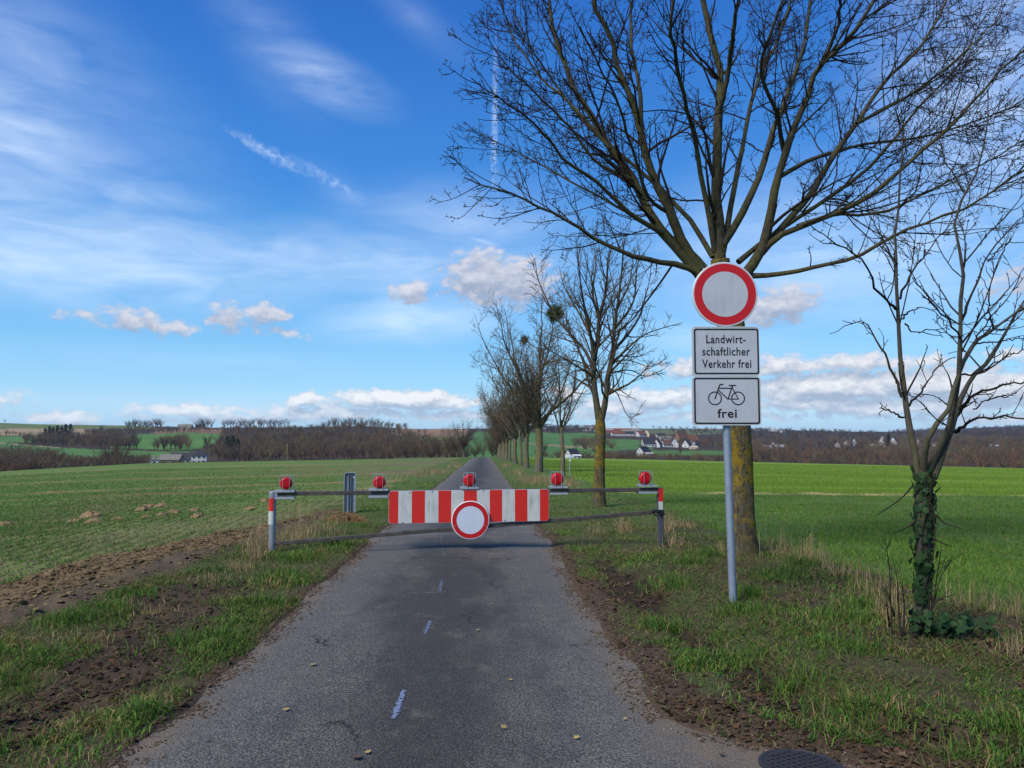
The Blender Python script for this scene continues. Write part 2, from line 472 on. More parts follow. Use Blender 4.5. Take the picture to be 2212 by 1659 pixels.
class MB:
    """collects simple solids into one mesh"""
    def __init__(self): self.v = []; self.f = []; self.n = 0

    def add(self, V, F):
        V = np.asarray(V, float)
        self.v.append(V)
        for f in F: self.f.append(tuple(int(i) + self.n for i in f))
        self.n += len(V)
        return self

    def box(self, c, s, rot=None):
        c = np.asarray(c, float); s = np.asarray(s, float) / 2
        V = np.array([[x, y, z] for x in (-1, 1) for y in (-1, 1) for z in (-1, 1)], float) * s
        if rot is not None: V = V @ np.asarray(rot).T
        return self.add(V + c, [(0, 1, 3, 2), (4, 6, 7, 5), (0, 4, 5, 1), (2, 3, 7, 6), (0, 2, 6, 4), (1, 5, 7, 3)])

    def bbox(self, c, s, b=0.004):
        """box with its long edges chamfered (prism along x)"""
        c = np.asarray(c, float); hx, hy, hz = np.asarray(s, float) / 2
        ring = [(-hy + b, -hz), (hy - b, -hz), (hy, -hz + b), (hy, hz - b), (hy - b, hz), (-hy + b, hz), (-hy, hz - b), (-hy, -hz + b)]
        V = [(-hx, y, z) for y, z in ring] + [(hx, y, z) for y, z in ring]
        F = [tuple(range(7, -1, -1)), tuple(range(8, 16))] + [(i, (i + 1) % 8, 8 + (i + 1) % 8, 8 + i) for i in range(8)]
        return self.add(np.array(V) + c, F)

    def prism(self, poly, y0, y1):
        """polygon in x,z (counter-clockwise seen from -y) given thickness along y"""
        p = np.asarray(poly, float); n = len(p)
        V = np.concatenate([np.c_[p[:, 0], np.full(n, y0), p[:, 1]], np.c_[p[:, 0], np.full(n, y1), p[:, 1]]])
        F = [tuple(range(n)), tuple(range(2 * n - 1, n - 1, -1))] + [(i, n + i, n + (i + 1) % n, (i + 1) % n) for i in range(n)]
        return self.add(V, F)

    def ring(self, outer, inner, y0, y1):
        """flat band between two outlines with the same number of points"""
        o = np.asarray(outer, float); i_ = np.asarray(inner, float); n = len(o)
        mk = lambda p, y: np.c_[p[:, 0], np.full(n, y), p[:, 1]]
        V = np.concatenate([mk(o, y0), mk(i_, y0), mk(o, y1), mk(i_, y1)])
        F = []
        for a in range(n):
            b = (a + 1) % n
            F += [(a, b, n + b, n + a), (2 * n + a, 3 * n + a, 3 * n + b, 2 * n + b), (a, 2 * n + a, 2 * n + b, b), (n + a, n + b, 3 * n + b, 3 * n + a)]
        return self.add(V, F)

    def tube(self, pts, r, sides=8, caps=True):
        pts = np.asarray(pts, float); n = len(pts)
        r = np.broadcast_to(np.asarray(r, float), (n,))
        t = np.gradient(pts, axis=0); t /= np.linalg.norm(t, axis=1, keepdims=True)
        ref = np.array([0, 0, 1.0]) if abs(t[0, 2]) < .9 else np.array([0, 1.0, 0])
        u = np.cross(t, ref); u /= np.linalg.norm(u, axis=1, keepdims=True); v = np.cross(t, u)
        a = np.arange(sides) * 2 * math.pi / sides
        V = (pts[:, None] + r[:, None, None] * (np.cos(a)[None, :, None] * u[:, None] + np.sin(a)[None, :, None] * v[:, None])).reshape(-1, 3)
        F = [(i * sides + j, i * sides + (j + 1) % sides, (i + 1) * sides + (j + 1) % sides, (i + 1) * sides + j) for i in range(n - 1) for j in range(sides)]
        if caps: F += [tuple(range(sides - 1, -1, -1)), tuple(range((n - 1) * sides, n * sides))]
        return self.add(V, F)

    def lathe(self, prof, sides=20, axis='z', c=(0, 0, 0)):
        """profile (radius, height) turned round an axis"""
        a = np.arange(sides) * 2 * math.pi / sides
        V = []
        for r, h in prof:
            for x in a:
                p = (r * math.cos(x), r * math.sin(x), h)
                V.append(p if axis == 'z' else (p[0], p[2], p[1]))
        n = len(prof)
        F = [(i * sides + j, i * sides + (j + 1) % sides, (i + 1) * sides + (j + 1) % sides, (i + 1) * sides + j) for i in range(n - 1) for j in range(sides)]
        F += [tuple(range(sides - 1, -1, -1)), tuple(range((n - 1) * sides, n * sides))]
        return self.add(np.array(V) + np.asarray(c, float), F)

    def build(self, name, mat, parent=None, smooth=False, loc=(0, 0, 0), **kw):
        V = np.concatenate(self.v)
        me = bpy.data.meshes.new(name)
        me.from_pydata([tuple(map(float, p)) for p in V], [], self.f)
        me.materials.append(mat)
        if smooth:
            me.polygons.foreach_set('use_smooth', np.ones(len(me.polygons), bool))
        me.update()
        if smooth:
            try: me.set_sharp_from_angle(angle=R(40))
            except Exception: pass
        return link(name, me, parent, loc, **kw)


def circle(r, n=48, cx=0, cz=0):
    a = np.arange(n) * 2 * math.pi / n
    return np.c_[cx + r * np.cos(a), cz + r * np.sin(a)]


def rrect(x0, x1, z0, z1, r, k=6):
    pts = []
    for cx, cz, a0 in ((x1 - r, z1 - r, 0), (x0 + r, z1 - r, 90), (x0 + r, z0 + r, 180), (x1 - r, z0 + r, 270)):
        for i in range(k + 1):
            a = R(a0 + 90 * i / k); pts.append((cx + r * math.cos(a), cz + r * math.sin(a)))
    return np.array(pts)


def clip_x(poly, x0, x1):
    def half(p, f):
        out = []
        for i in range(len(p)):
            a, b = p[i], p[(i + 1) % len(p)]; fa, fb = f(a), f(b)
            if fa >= 0: out.append(a)
            if fa * fb < 0: t = fa / (fa - fb); out.append((a[0] + (b[0] - a[0]) * t, a[1] + (b[1] - a[1]) * t))
        return out
    return np.array(half(half([tuple(q) for q in poly], lambda q: q[0] - x0), lambda q: x1 - q[0]))


# ------------------------------------------------------------------ materials
MATS = {}


def mat(name, color, rough=0.8, metal=0.0, spec=0.3, var=0.0, vscale=20.0, var_col=None, bump=0.0, bscale=40.0, tint=False, coat=0.0, streak=0.0):
    """principled surface; var mixes a second colour by noise, tint multiplies by the per-piece colour"""
    if name in MATS: return MATS[name]
    ma = bpy.data.materials.new(name); ma.use_nodes = True
    g = NT(ma.node_tree); b = g.n['Principled BSDF']
    oc = g.node('ShaderNodeTexCoord').outputs['Object']
    c = (*color, 1)
    if var > 0:
        nz = g.noise(oc, vscale, 5, 0.6)
        f = g.m('MULTIPLY', g.ss(nz, 0.42, 0.68), var)
        vc = var_col if var_col else tuple(x * 0.45 for x in color)
        c = g.mix(f, c, vc)
    if streak > 0:
        sn = g.noise(g.mapping(oc, scale=(16, 16, 1.6)), 1.6, 5, .7); s2 = g.noise(oc, 3.0, 4, .6)
        c = g.mix(g.m('MULTIPLY', g.m('MULTIPLY', g.ss(sn, .46, .72), g.ss(s2, .35, .65)), streak), c, tuple(x * .42 + .02 for x in color))
    if tint:
        an = g.node('ShaderNodeVertexColor'); an.layer_name = 'tint'
        c = g.mix(1.0, c, an.outputs['Color'], 'MULTIPLY')
    g.put(b.inputs['Base Color'], c)
    b.inputs['Roughness'].default_value = rough
    b.inputs['Metallic'].default_value = metal
    b.inputs['Specular IOR Level'].default_value = spec
    b.inputs['Coat Weight'].default_value = coat
    if bump > 0:
        bn = g.node('ShaderNodeBump'); bn.inputs['Strength'].default_value = bump; bn.inputs['Distance'].default_value = 0.01
        g.put(bn.inputs['Height'], g.noise(oc, bscale, 5, 0.65))
        g.l.new(bn.outputs[0], b.inputs['Normal'])
    MATS[name] = ma
    return ma


# ------------------------------------------------------------------ ground
def inside(xd, yd, poly):
    xd = np.asarray(xd); yd = np.asarray(yd); res = np.zeros(xd.shape, bool); n = len(poly)
    for i in range(n):
        (x1, y1), (x2, y2) = poly[i], poly[(i + 1) % n]
        if y1 == y2: continue
        c = ((y1 > yd) != (y2 > yd)) & (xd < (x2 - x1) * (yd - y1) / (y2 - y1) + x1)
        res ^= c
    return res


C_WOODFLOOR = (.060, .046, .034)
LAND = [  # far land cover, by where it lies
    ([(-1200, 880), (330, 880), (330, 926), (250, 926), (-1200, 928)], (.125, .165, .055)),
    ([(-1200, 926), (215, 926), (190, 940), (-1200, 942)], (.34, .255, .145)),
    ([(-1200, 942), (110, 942), (60, 955), (-1200, 956)], (.085, .175, .048)),
    ([(-1200, 955), (-20, 955), (120, 966), (-1200, 963)], (.36, .28, .15)),
    ([(-1200, 958), (0, 958), (120, 967), (240, 971), (430, 977), (430, 1003), (-1200, 1012)], (.090, .185, .055)),
    ([(230, 945), (300, 937), (380, 934), (490, 938), (470, 958), (400, 973), (240, 968)], (.090, .190, .045)),
    ([(330, 926), (480, 926), (480, 937), (380, 934), (330, 938)], (.19, .115, .070)),
    ([(850, 926), (1010, 926), (1005, 943), (850, 944)], (.26, .165, .10)),
    ([(850, 943), (1005, 942), (990, 956), (880, 958)], (.13, .18, .06)),
    ([(1020, 932), (1300, 936), (1300, 986), (1000, 990), (1000, 975)], (.078, .170, .048)),
    ([(1140, 957), (1300, 968), (1300, 972), (1140, 960)], (.25, .20, .11)),
    ([(1300, 948), (1400, 950), (1420, 970), (1300, 974)], (.085, .175, .048)),
    ([(1380, 973), (1580, 974), (1580, 984), (1380, 985)], (.085, .175, .048)),
    ([(1250, 925), (1500, 925), (1700, 930), (1500, 940), (1300, 936)], (.115, .135, .062)),
    ([(2120, 965), (2400, 962), (2400, 990), (2120, 985)], (.085, .155, .048)),
]


def cover(x, y, z):
    """bare colour of the soil or sward at each point"""
    x = np.asarray(x); y = np.asarray(y)
    Z = zones(x, y); n1, n2, n3 = Z['n1'], Z['n2'], Z['n3']
    nn = fbm(x, y, .12, 3, 77)
    col = np.empty((*x.shape, 3))
    verge = np.array([.078, .066, .036]); col[:] = verge
    lerp = lambda c, m: col.__imul__((1 - m)[..., None]).__iadd__(np.asarray(c) * m[..., None])
    lerp((.066, .092, .032), sst(n1 + .5 * n3 + .5 * nn, -.2, .9) * .75)
    lerp((.105, .078, .045), sst(n2 + n1 * .6, .25, 1.0) * .7)
    lerp((.088, .150, .038), sst(np.hypot(x, y), 9, 20) * (.55 + .35 * sst(n1, -.6, .4)))
    lerp((.075, .053, .036), Z['litter'] * .85)
    # left field: drilled winter corn, thin near the headland
    m = Z['fieldl']
    rows = .5 + .5 * np.sin((x + .09 * y) * 2 * math.pi / .25)
    thin = sst(n3 * .5 + n1 * .25 - .02 * (np.abs(x + 4) - 3), -.2, .9)
    r = np.hypot(x, y)
    fl = np.array([.110, .185, .042])[None] * np.ones((*x.shape, 1))
    so = np.array([.220, .158, .092])
    k = np.clip(.10 + .22 * sst(x - np.interp(y, [3, 6.5, 8.8, 14.5, 17, 22, 60], [-8.6, -8.4, -7.9, -6.6, -5.6, -4.6, -4.5]), -.8, 1.2) + .46 * thin * sst(r, 60, 9) + .30 * sst(fbm(x + .3 * y, y * .16, 6, 4, 91), .25, .9) + .12 * (rows - .5) * sst(r, 30, 12), 0, 1)[..., None]
    lerp_c = fl * (1 - k) + so * k
    col[:] = col * (1 - m[..., None]) + lerp_c * m[..., None]
    # tramlines and worn streaks crossing the left field
    for a, b, wd in ((29, .34, 1.0), (44, .30, 1.6), (62, .28, 1.3), (88, .25, 2.2), (24, .30, .9)):
        d = np.abs(y - a - b * (x + 20) + 2.5 * fbm(x, y, 14, 2, int(a)))
        lerp((.255, .180, .090), m * sst(wd + .7 * n1 * wd - d, -.3, .6) * (.5 + .4 * sst(n1, -.4, .5)))
    lerp((.165, .122, .085), m * sst(x, -26, -5) * sst(y, 34, 60) * sst(y, 150, 120) * sst(n3 + .6 * n1, -.5, .6) * .75)
    # right-hand side: grass strip, then bright young corn
    m = Z['strip']
    lerp((.092, .150, .036), m * (1 - .25 * sst(n1, 0, .8)))
    lerp((.168, .255, .040), Z['crop'])
    lerp((.112, .190, .036), Z['crop'] * sst(fbm(x * .25, y, 2.2, 3, 55), .0, .8) * .6)
    lerp((.42, .33, .14), Z['straw'] * .9 * sst(n1, -.8, .4))
    for off in (-1.0, 1.0):                            # wheel tracks
        d = np.abs(y - 62 + 1.02 * (x - 4) * .95 - off - .004 * (x - 22) ** 2)
        lerp((.36, .26, .10), Z['crop'] * sst(.42 + .2 * n1 - d, -.15, .25) * sst(x, 5, 8) * .75)
    for b in (40, 52, 70, 95):
        lerp((.10, .13, .035), Z['crop'] * sst(.35 - np.abs(y - b - .02 * x), -.2, .2) * .4)
    lerp((.185, .128, .068), Z['clod'] * (.55 + .45 * sst(n2 + nn * .6, -.5, .6)))
    lerp((.095, .072, .052), Z['clod'] * sst(x - np.interp(y, [3, 7, 13], [-4.75, -4.62, -3.92]) + .2 * n1, -.15, .2) * .85)
    lerp((.072, .052, .036), Z['mudl'] * .95)
    lerp((.045, .033, .025), Z['mudl'] * sst(nn + n2, .1, .9))
    lerp((.090, .062, .042), Z['edgel'] * .9)
    lerp((.085, .056, .040), Z['edger'] * .95)
    lerp((.036, .027, .021), Z['rut'] * .9)
    # beyond the fields
    far = r > 152
    if far.any():
        xd, yd = proj(np.stack([x, y, z], -1))
        xd = xd + 10 * fbm(x, y, 60, 3, 61); yd = yd + .9 * fbm(x, y, 50, 3, 62)
        c2 = np.ones((*x.shape, 3)) * np.array(C_WOODFLOOR)
        for poly, c in LAND:
            c2[inside(xd, yd, poly)] = c
        c2 *= (1 + .16 * fbm(x, y, 35, 4, 63))[..., None]
        col[far] = c2[far]
    return np.clip(col, .008, 1)


az = np.concatenate([np.arange(-180, -46, 6.0), np.arange(-46, -3, .22), np.arange(-3, 4, .11), np.arange(4, 46, .22), np.arange(46, 180, 6.0)])
rr = np.concatenate([[.25], np.geomspace(.8, 2.2, 10)[:-1], np.geomspace(2.2, 45, 260)[:-1], np.geomspace(45, 7000, 240)])
A, RR = np.meshgrid(np.radians(az), rr)
GX, GY = RR * np.sin(A), RR * np.cos(A)
GZn = zones(GX, GY)
GZ = H(GX, GY, GZn)
GC = cover(GX, GY, GZ)
na, nr = len(az), len(rr)
idx = np.arange(na * nr).reshape(nr, na)
nx = np.roll(idx, -1, 1)
quads = np.stack([idx[:-1], nx[:-1], nx[1:], idx[1:]], -1).reshape(-1, 4)[:, ::-1]

gm = bpy.data.materials.new('ground'); gm.use_nodes = True
g = NT(gm.node_tree); b = g.n['Principled BSDF']
oc = g.node('ShaderNodeTexCoord').outputs['Object']
vc = g.node('ShaderNodeVertexColor'); vc.layer_name = 'tint'
n_a = g.noise(oc, 9.0, 8, 0.72)
n_b = g.noise(oc, 0.35, 6, 0.65)
n_c = g.noise(oc, 48.0, 4, 0.7)
br = g.m('MULTIPLY', g.m('MULTIPLY_ADD', n_a, 1.1, .45), g.m('MULTIPLY_ADD', n_c, .9, .55))
br = g.m('MULTIPLY', br, g.m('MULTIPLY_ADD', n_b, .5, .75))
vs = g.node('ShaderNodeVectorMath', operation='SCALE'); g.put(vs.inputs[0], vc.outputs[0]); g.put(vs.inputs['Scale'], br)
g.put(b.inputs['Base Color'], vs.outputs[0])
b.inputs['Roughness'].default_value = 0.95
b.inputs['Specular IOR Level'].default_value = 0.04
bn = g.node('ShaderNodeBump'); bn.inputs['Strength'].default_value = 0.8; bn.inputs['Distance'].default_value = 0.03
g.put(bn.inputs['Height'], g.m('MULTIPLY_ADD', n_a, .8, g.m('MULTIPLY', n_c, .35)))
g.l.new(bn.outputs[0], b.inputs['Normal'])
ground = link('ground', mesh_data('ground', np.stack([GX, GY, GZ], -1).reshape(-1, 3), [quads], gm, True, GC.reshape(-1, 3)), kind='structure')

# ------------------------------------------------------------------ road
ry = np.concatenate([np.arange(-6, 20, .12), np.geomspace(20, 300, 160)])
rt = np.linspace(0, 1, 15)
xl, xr = edges(ry)
xl = xl - .16; xr = xr + .16
RX = xl[:, None] + (xr - xl)[:, None] * rt; RY = np.repeat(ry[:, None], 15, 1)
RZ = H0(RX, RY) + 0.030 * (1 - (2 * rt - 1) ** 2) - .008 + .006 * fbm(RX, RY, .9, 3, 3)
idx = np.arange(RX.size).reshape(RX.shape)
q = np.stack([idx[:-1, :-1], idx[:-1, 1:], idx[1:, 1:], idx[1:, :-1]], -1).reshape(-1, 4)
rm = bpy.data.materials.new('asphalt'); rm.use_nodes = True
g = NT(rm.node_tree); b = g.n['Principled BSDF']
oc = g.node('ShaderNodeTexCoord').outputs['Object']
sp = g.node('ShaderNodeSeparateXYZ'); g.put(sp.inputs[0], oc)
grain = g.noise(oc, 130, 3, .7)
vor = g.node('ShaderNodeTexVoronoi'); vor.inputs['Scale'].default_value = 95; g.put(vor.inputs['Vector'], oc)
blot = g.noise(g.mapping(oc, scale=(1.5, .55, 1)), 1.1, 6, .62)
blot2 = g.noise(g.mapping(oc, (4, 2, 0), scale=(1, .8, 1)), 2.7, 6, .68)
cen = g.m('ABSOLUTE', g.m('SUBTRACT', sp.outputs[0], ROADC))
grain2 = g.noise(oc, 80, 4, .72)
gg = g.m('MULTIPLY_ADD', grain2, .6, g.m('MULTIPLY', grain, .4))
c = g.mix(g.ss(gg, .40, .62), (.019, .0177, .016), (.125, .117, .102))
c = g.mix(g.m('MULTIPLY', g.ss(g.m('ADD', vor.outputs['Distance'], g.m('MULTIPLY', grain, .3)), .60, .84), .6), c, (.25, .235, .20))
# dark, worn middle, greyer sides dusted with earth
c = g.mix(g.m('MULTIPLY', g.ss(g.m('ADD', cen, g.m('MULTIPLY', g.m('SUBTRACT', blot, .5), 2.9)), 1.0, .05), .68), c, (.030, .0275, .0245))
side = g.ss(g.m('ADD', cen, g.m('MULTIPLY', g.m('SUBTRACT', blot2, .5), 1.2)), .70, 1.5)
c = g.mix(g.m('MULTIPLY', side, .50), c, g.mix(g.ss(gg, .40, .62), (.070, .066, .056), (.225, .208, .172)))
c = g.mix(g.m('MULTIPLY', g.ss(blot2, .56, .72), .40), c, (.19, .170, .130))
dust = g.m('MULTIPLY', g.ss(cen, 1.12, 1.46), g.ss(g.m('MULTIPLY_ADD', grain2, .3, blot2), .46, .75))
c = g.mix(g.m('MULTIPLY', dust, .85), c, (.185, .140, .092))
# transverse patches of dried mud beyond the barrier
far_m = g.m('MULTIPLY', g.ss(g.noise(g.mapping(oc, scale=(.35, 1.6, 1)), 1.0, 5, .6), .50, .68), g.m('MULTIPLY', g.ss(sp.outputs[1], 9, 14), g.ss(sp.outputs[1], 34, 22)))
c = g.mix(g.m('MULTIPLY', far_m, .55), c, (.20, .18, .145))
flk = g.m('MULTIPLY', g.ss(g.noise(g.mapping(oc, scale=(1, .6, 1)), 26, 4, .8), .66, .74), g.ss(blot2, .42, .62))
c = g.mix(g.m('MULTIPLY', flk, .7), c, (.24, .215, .165))
ck = g.node('ShaderNodeTexVoronoi', feature='DISTANCE_TO_EDGE'); ck.inputs['Scale'].default_value = .8
wv = g.node('ShaderNodeVectorMath', operation='MULTIPLY_ADD'); g.put(wv.inputs[0], g.noise(oc, 2.5, 4, .65, color=True)); wv.inputs[1].default_value = (.7, .7, 0); g.put(wv.inputs[2], oc)
g.put(ck.inputs['Vector'], wv.outputs[0])
crack = g.m('MULTIPLY', g.ss(ck.outputs['Distance'], .012, .003), g.ss(g.noise(oc, .9, 3, .5), .50, .62))
c = g.mix(g.m('MULTIPLY', crack, .75), c, (.012, .011, .010))
g.put(b.inputs['Base Color'], c)
g.put(b.inputs['Roughness'], g.ss(blot, .3, .7, .62, .88))
b.inputs['Specular IOR Level'].default_value = 0.2
bn = g.node('ShaderNodeBump'); bn.inputs['Strength'].default_value = .9; bn.inputs['Distance'].default_value = .006
g.put(bn.inputs['Height'], g.m('MULTIPLY_ADD', grain, .7, vor.outputs['Distance']))
g.l.new(bn.outputs[0], b.inputs['Normal'])
road = link('road', mesh_data('road', np.stack([RX, RY, RZ], -1).reshape(-1, 3), [q], rm, True), kind='structure')


def road_z(x, y):
    xl_, xr_ = edges(y); t = (x - xl_ + .16) / (xr_ - xl_ + .32)
    return H0(x, y) + 0.030 * (1 - (2 * t - 1) ** 2) - .008 + .006 * fbm(x, y, .9, 3, 3)

# ================================================================== barrier gate
M_GALV = mat('galvanised steel', (.30, .33, .36), .55, .45, .5, .55, 28, (.17, .19, .21), .08, 60)
M_GALV_L = mat('pale galvanised steel', (.36, .40, .43), .6, .25, .4, .6, 40, (.22, .25, .27), .05, 60)
M_BAR = mat('weathered bar paint', (.055, .047, .042), .6, 0, .4, .7, 9, (.105, .088, .072), .05, 80, streak=.5)
M_DARK = mat('dark iron', (.022, .022, .026), .5, .3, .5, .4, 30)
M_RED = mat('red sheeting', (.60, .022, .014), .5, 0, .35, .25, 7, (.45, .016, .014), streak=.55)
M_RED2 = mat('red reflective film', (.47, .010, .014), .45, 0, .35, .15, 9, (.38, .010, .012))
M_WHITE = mat('dirty white sheeting', (.53, .55, .515), .55, 0, .3, .38, 5, (.40, .42, .40), streak=.75)
M_WHITE2 = mat('white reflective film', (.55, .59, .66), .5, 0, .3, .2, 4, (.51, .55, .62), streak=.3)
M_WHITE3 = mat('grey white sign film', (.43, .455, .49), .5, 0, .3, .45, 3.2, (.35, .375, .40), streak=.4)
M_BLACK = mat('black sign print', (.012, .012, .016), .5, 0, .35)
M_ALU = mat('sign edge', (.62, .63, .63), .5, .35, .5)
M_RIM = mat('white rim', (.74, .74, .72), .5, 0, .4)
M_LENS = mat('red lamp lens', (.52, .006, .012), .38, 0, .35, .3, 60, (.30, .004, .008))
M_LENSD = mat('dark red lamp body', (.10, .006, .010), .35, 0, .5)
M_WIRE = mat('zinc wire', (.36, .38, .39), .5, .4, .5)

GL, _ = hit(587, 1196); GR, _ = hit(1427, 1181)
GL, GR = GL[0], GR[0]
gu = (GR - GL) * [1, 1, 0]; GLEN = float(np.linalg.norm(gu)); gu /= GLEN
gn = np.array([-gu[1], gu[0], 0])                  # away from the camera


def gp(xd, yd, off=0.0):
    """place on the barrier's plane (shifted by off towards the viewer): metres along it, height above the left foot"""
    D = ray(xd, yd); o = GL - gn * off
    t = ((o - EYEP) @ gn) / (D @ gn)
    p = EYEP + D * t - GL
    return float(p @ gu), float(p[2])


gate = empty('barrier_gate', GL, math.atan2(gu[1], gu[0]), label='red and white striped barrier gate with five red lamps, closed across the farm road', cat='barrier')
# posts
bl = gp(587, 1196); tl = gp(587, 1062)
mb = MB(); mb.tube([(0, 0, -.05), (0, 0, .5), (-.006, 0, tl[1] - .012)], .050, 14); mb.lathe([(.050, tl[1] - .012), (.046, tl[1] + .002), (.02, tl[1] + .008)], 14, c=(-.006, 0, 0))
pl = mb.build('post', M_GALV, gate, True)
xr_, zt = gp(1425, 1053); xb, zb = gp(1428, 1181)
mb = MB(); mb.tube([(xb, 0, zb - .06), (xr_, 0, zt)], .043, 4); V = mb.v[-1]
mb = MB(); mb.bbox((0, 0, 0), (1, .07, .085), .008)
Vr = mb.v[0].copy(); L = zt - zb + .06
mb.v[0] = np.c_[Vr[:, 2] + xb + (xr_ - xb) * (Vr[:, 0] + .5), Vr[:, 1], zb - .06 + (Vr[:, 0] + .5) * L]
prr = mb.build('post', mat('dark steel post', (.085, .095, .105), .55, .3, .5, .5, 25), gate)
# reflective bands on the posts


def gbox(name, xd0, xd1, yd0, yd1, y, th, m_, parent, b=.003, off=0.0):
    x0, z1 = gp(xd0, yd0, off); x1, z0 = gp(xd1, yd1, off)
    return MB().bbox(((x0 + x1) / 2, y, (z0 + z1) / 2), (x1 - x0, th, z1 - z0), b).build(name, m_, parent)


def c1(cx, cy): return 553 + cx * .4218, 985 + cy * .4218


def bent_band(x0, x1, cy0, cy1, m_):
    """film wrapped round the left round post"""
    z1 = gp(*c1(60, cy0))[1]; z0 = gp(*c1(60, cy1))[1]
    a = np.linspace(R(190), R(190 + 105), 9); r_ = .052
    V = np.array([(r_ * math.cos(t) - .003, r_ * math.sin(t), z) for z in (z0, z1) for t in a] + [((r_ - .001) * math.cos(t) - .003, (r_ - .001) * math.sin(t), z) for z in (z0, z1) for t in a])
    F = [(i, i + 1, 9 + i + 1, 9 + i) for i in range(8)] + [(18 + i, 27 + i, 27 + i + 1, 18 + i + 1) for i in range(8)]
    return MB().add(V, F).build('reflective_band', m_, pl, True)


bent_band(0, 0, 215, 281, M_RED); bent_band(0, 0, 282, 350, M_WHITE)
gbox('reflective_band', *[c1(2056, 0)[0], c1(2081, 0)[0]], c1(0, 166)[1], c1(0, 231)[1], -.040, .004, M_RED, prr)
gbox('reflective_band', *[c1(2057, 0)[0], c1(2080, 0)[0]], c1(0, 232)[1], c1(0, 274)[1], -.040, .004, M_WHITE, prr)


def bar(name, a, b_, y, hy, hz, m_, parent):
    (x0, z0), (x1, z1) = a, b_
    L_ = math.hypot(x1 - x0, z1 - z0); t = math.atan2(z1 - z0, x1 - x0)
    o = MB().bbox((0, 0, 0), (L_, hy, hz), .006).build(name, m_, parent)
    o.location = ((x0 + x1) / 2, y, (z0 + z1) / 2); o.rotation_euler = (0, -t, 0)
    return o


ua, ub = gp(*c1(86, 193)), gp(*c1(2052, 172))
ub_r = bar('upper_bar', ua, ub, 0, .06, .058, M_BAR, gate)
la, lb = gp(*c1(92, 449)), gp(*c1(2040, 287))
bar('lower_bar', la, lb, -.005, .04, .056, M_BAR, gate)
# hinge at the left post
MB().bbox(((ua[0] + .03) / 2 + .02, 0, ua[1]), (.07, .075, .085), .008).build('hinge', M_GALV, gate)
# clamp with lever at the right
cx_, cz_ = gp(*c1(2055, 284))
mb = MB(); mb.bbox((cx_ - .02, -.03, cz_ + .01), (.13, .07, .045), .008); mb.bbox((cx_ + .05, -.05, cz_ - .012), (.07, .05, .075), .01)
mb.tube([(cx_ - .07, -.055, cz_ + .035), (cx_ - .06, -.06, cz_ - .04), (cx_ - .03, -.06, cz_ - .055)], .012, 6); mb.tube([(cx_ + .05, -.06, cz_), (cx_ + .10, -.075, cz_ - .045)], .009, 6)
mb.lathe([(.02, -.06), (.02, -.075)], 10, 'y', (cx_ + .02, 0, cz_ + .01))
mb.build('latch', M_DARK, gate)

# striped board, in front of the bars
yb = -.048
A = gp(*c1(680, 179), .05); B = gp(*c1(1500, 169), .05); C_ = gp(*c1(683, 346), .05); D_ = gp(*c1(1497, 334), .05)
BW = B[0] - A[0]; BH = (A[1] - C_[1] + B[1] - D_[1]) / 2
bang = math.atan2(B[1] - A[1], B[0] - A[0])
board = MB().prism(rrect(0, BW, -BH, 0, .045), -.004, .008).build('striped_board', M_ALU, gate)
board.location = (A[0], yb, A[1]); board.rotation_euler = (0, -bang, 0)
cuts = [680, 728, 796, 862, 930, 995, 1060, 1126, 1192, 1256, 1322, 1387, 1452, 1500]
full = rrect(.004, BW - .004, -BH + .004, -.004, .042)
for i in range(13):
    x0 = (cuts[i] - 680) / 820 * BW; x1 = (cuts[i + 1] - 680) / 820 * BW
    pg = clip_x(full, x0 + .0005, x1 - .0005)
    MB().prism(pg, -.0062, -.0045).build('stripe', M_RED if i % 2 == 0 else M_WHITE, board)
for fx, fz in ((.02, -.03), (.30, -.03), (.62, -.012), (1.36, -.012), (BW - .045, -.025), (1.66, -BH + .02), (.20, -BH + .012)):
    MB().lathe([(.009, -.007), (.007, -.0105), (.002, -.011)], 8, 'y', (fx, 0, fz)).build('bolt', M_DARK, board)
hx, hz1 = gp(*c1(755, 338)); _, hz0 = gp(*c1(755, 384))
MB().tube([(hx, -.05, hz1 + .02), (hx, -.052, hz1 - .03), (hx + .004, -.05, hz0 + .02), (hx - .004, -.03, hz0)], .005, 6).build('hook', M_GALV, gate)

# round no-entry-for-vehicles sign on the board


def round_sign(parent, cx, cz, y, r, tilt=0, film=M_WHITE2, rim=M_RIM, r_out=.955, r_in=.725, name='round_sign', deep=.02):
    s = MB().lathe([(r * .96, deep), (r, deep - .004), (r, .004), (r * .985, 0), (r * .97, 0)], 56, 'y').build(name, rim, parent, True)
    s.location = (cx, y, cz); s.rotation_euler = (0, 0, tilt)
    MB().ring(circle(r * r_out, 64), circle(r * r_in, 64), -.0022, -.0004).build('red_ring', M_RED2, s)
    MB().prism(circle(r * r_in - .0006, 64), -.0022, -.0004).build('white_face', film, s)
    return s


rx_, rz_ = gp(*c1(1098, 328), .1); rr_ = abs(gp(*c1(1195, 328), .1)[0] - rx_)
rs = round_sign(gate, rx_, rz_, -.105, rr_)
for a_ in (-22, 202):
    MB().lathe([(.011, -.002), (.009, -.006), (.003, -.007)], 10, 'y', (.83 * rr_ * math.cos(R(a_)), 0, .83 * rr_ * math.sin(R(a_)))).build('rivet', mat('brass', (.30, .17, .08), .5, .3), rs)

# lamps


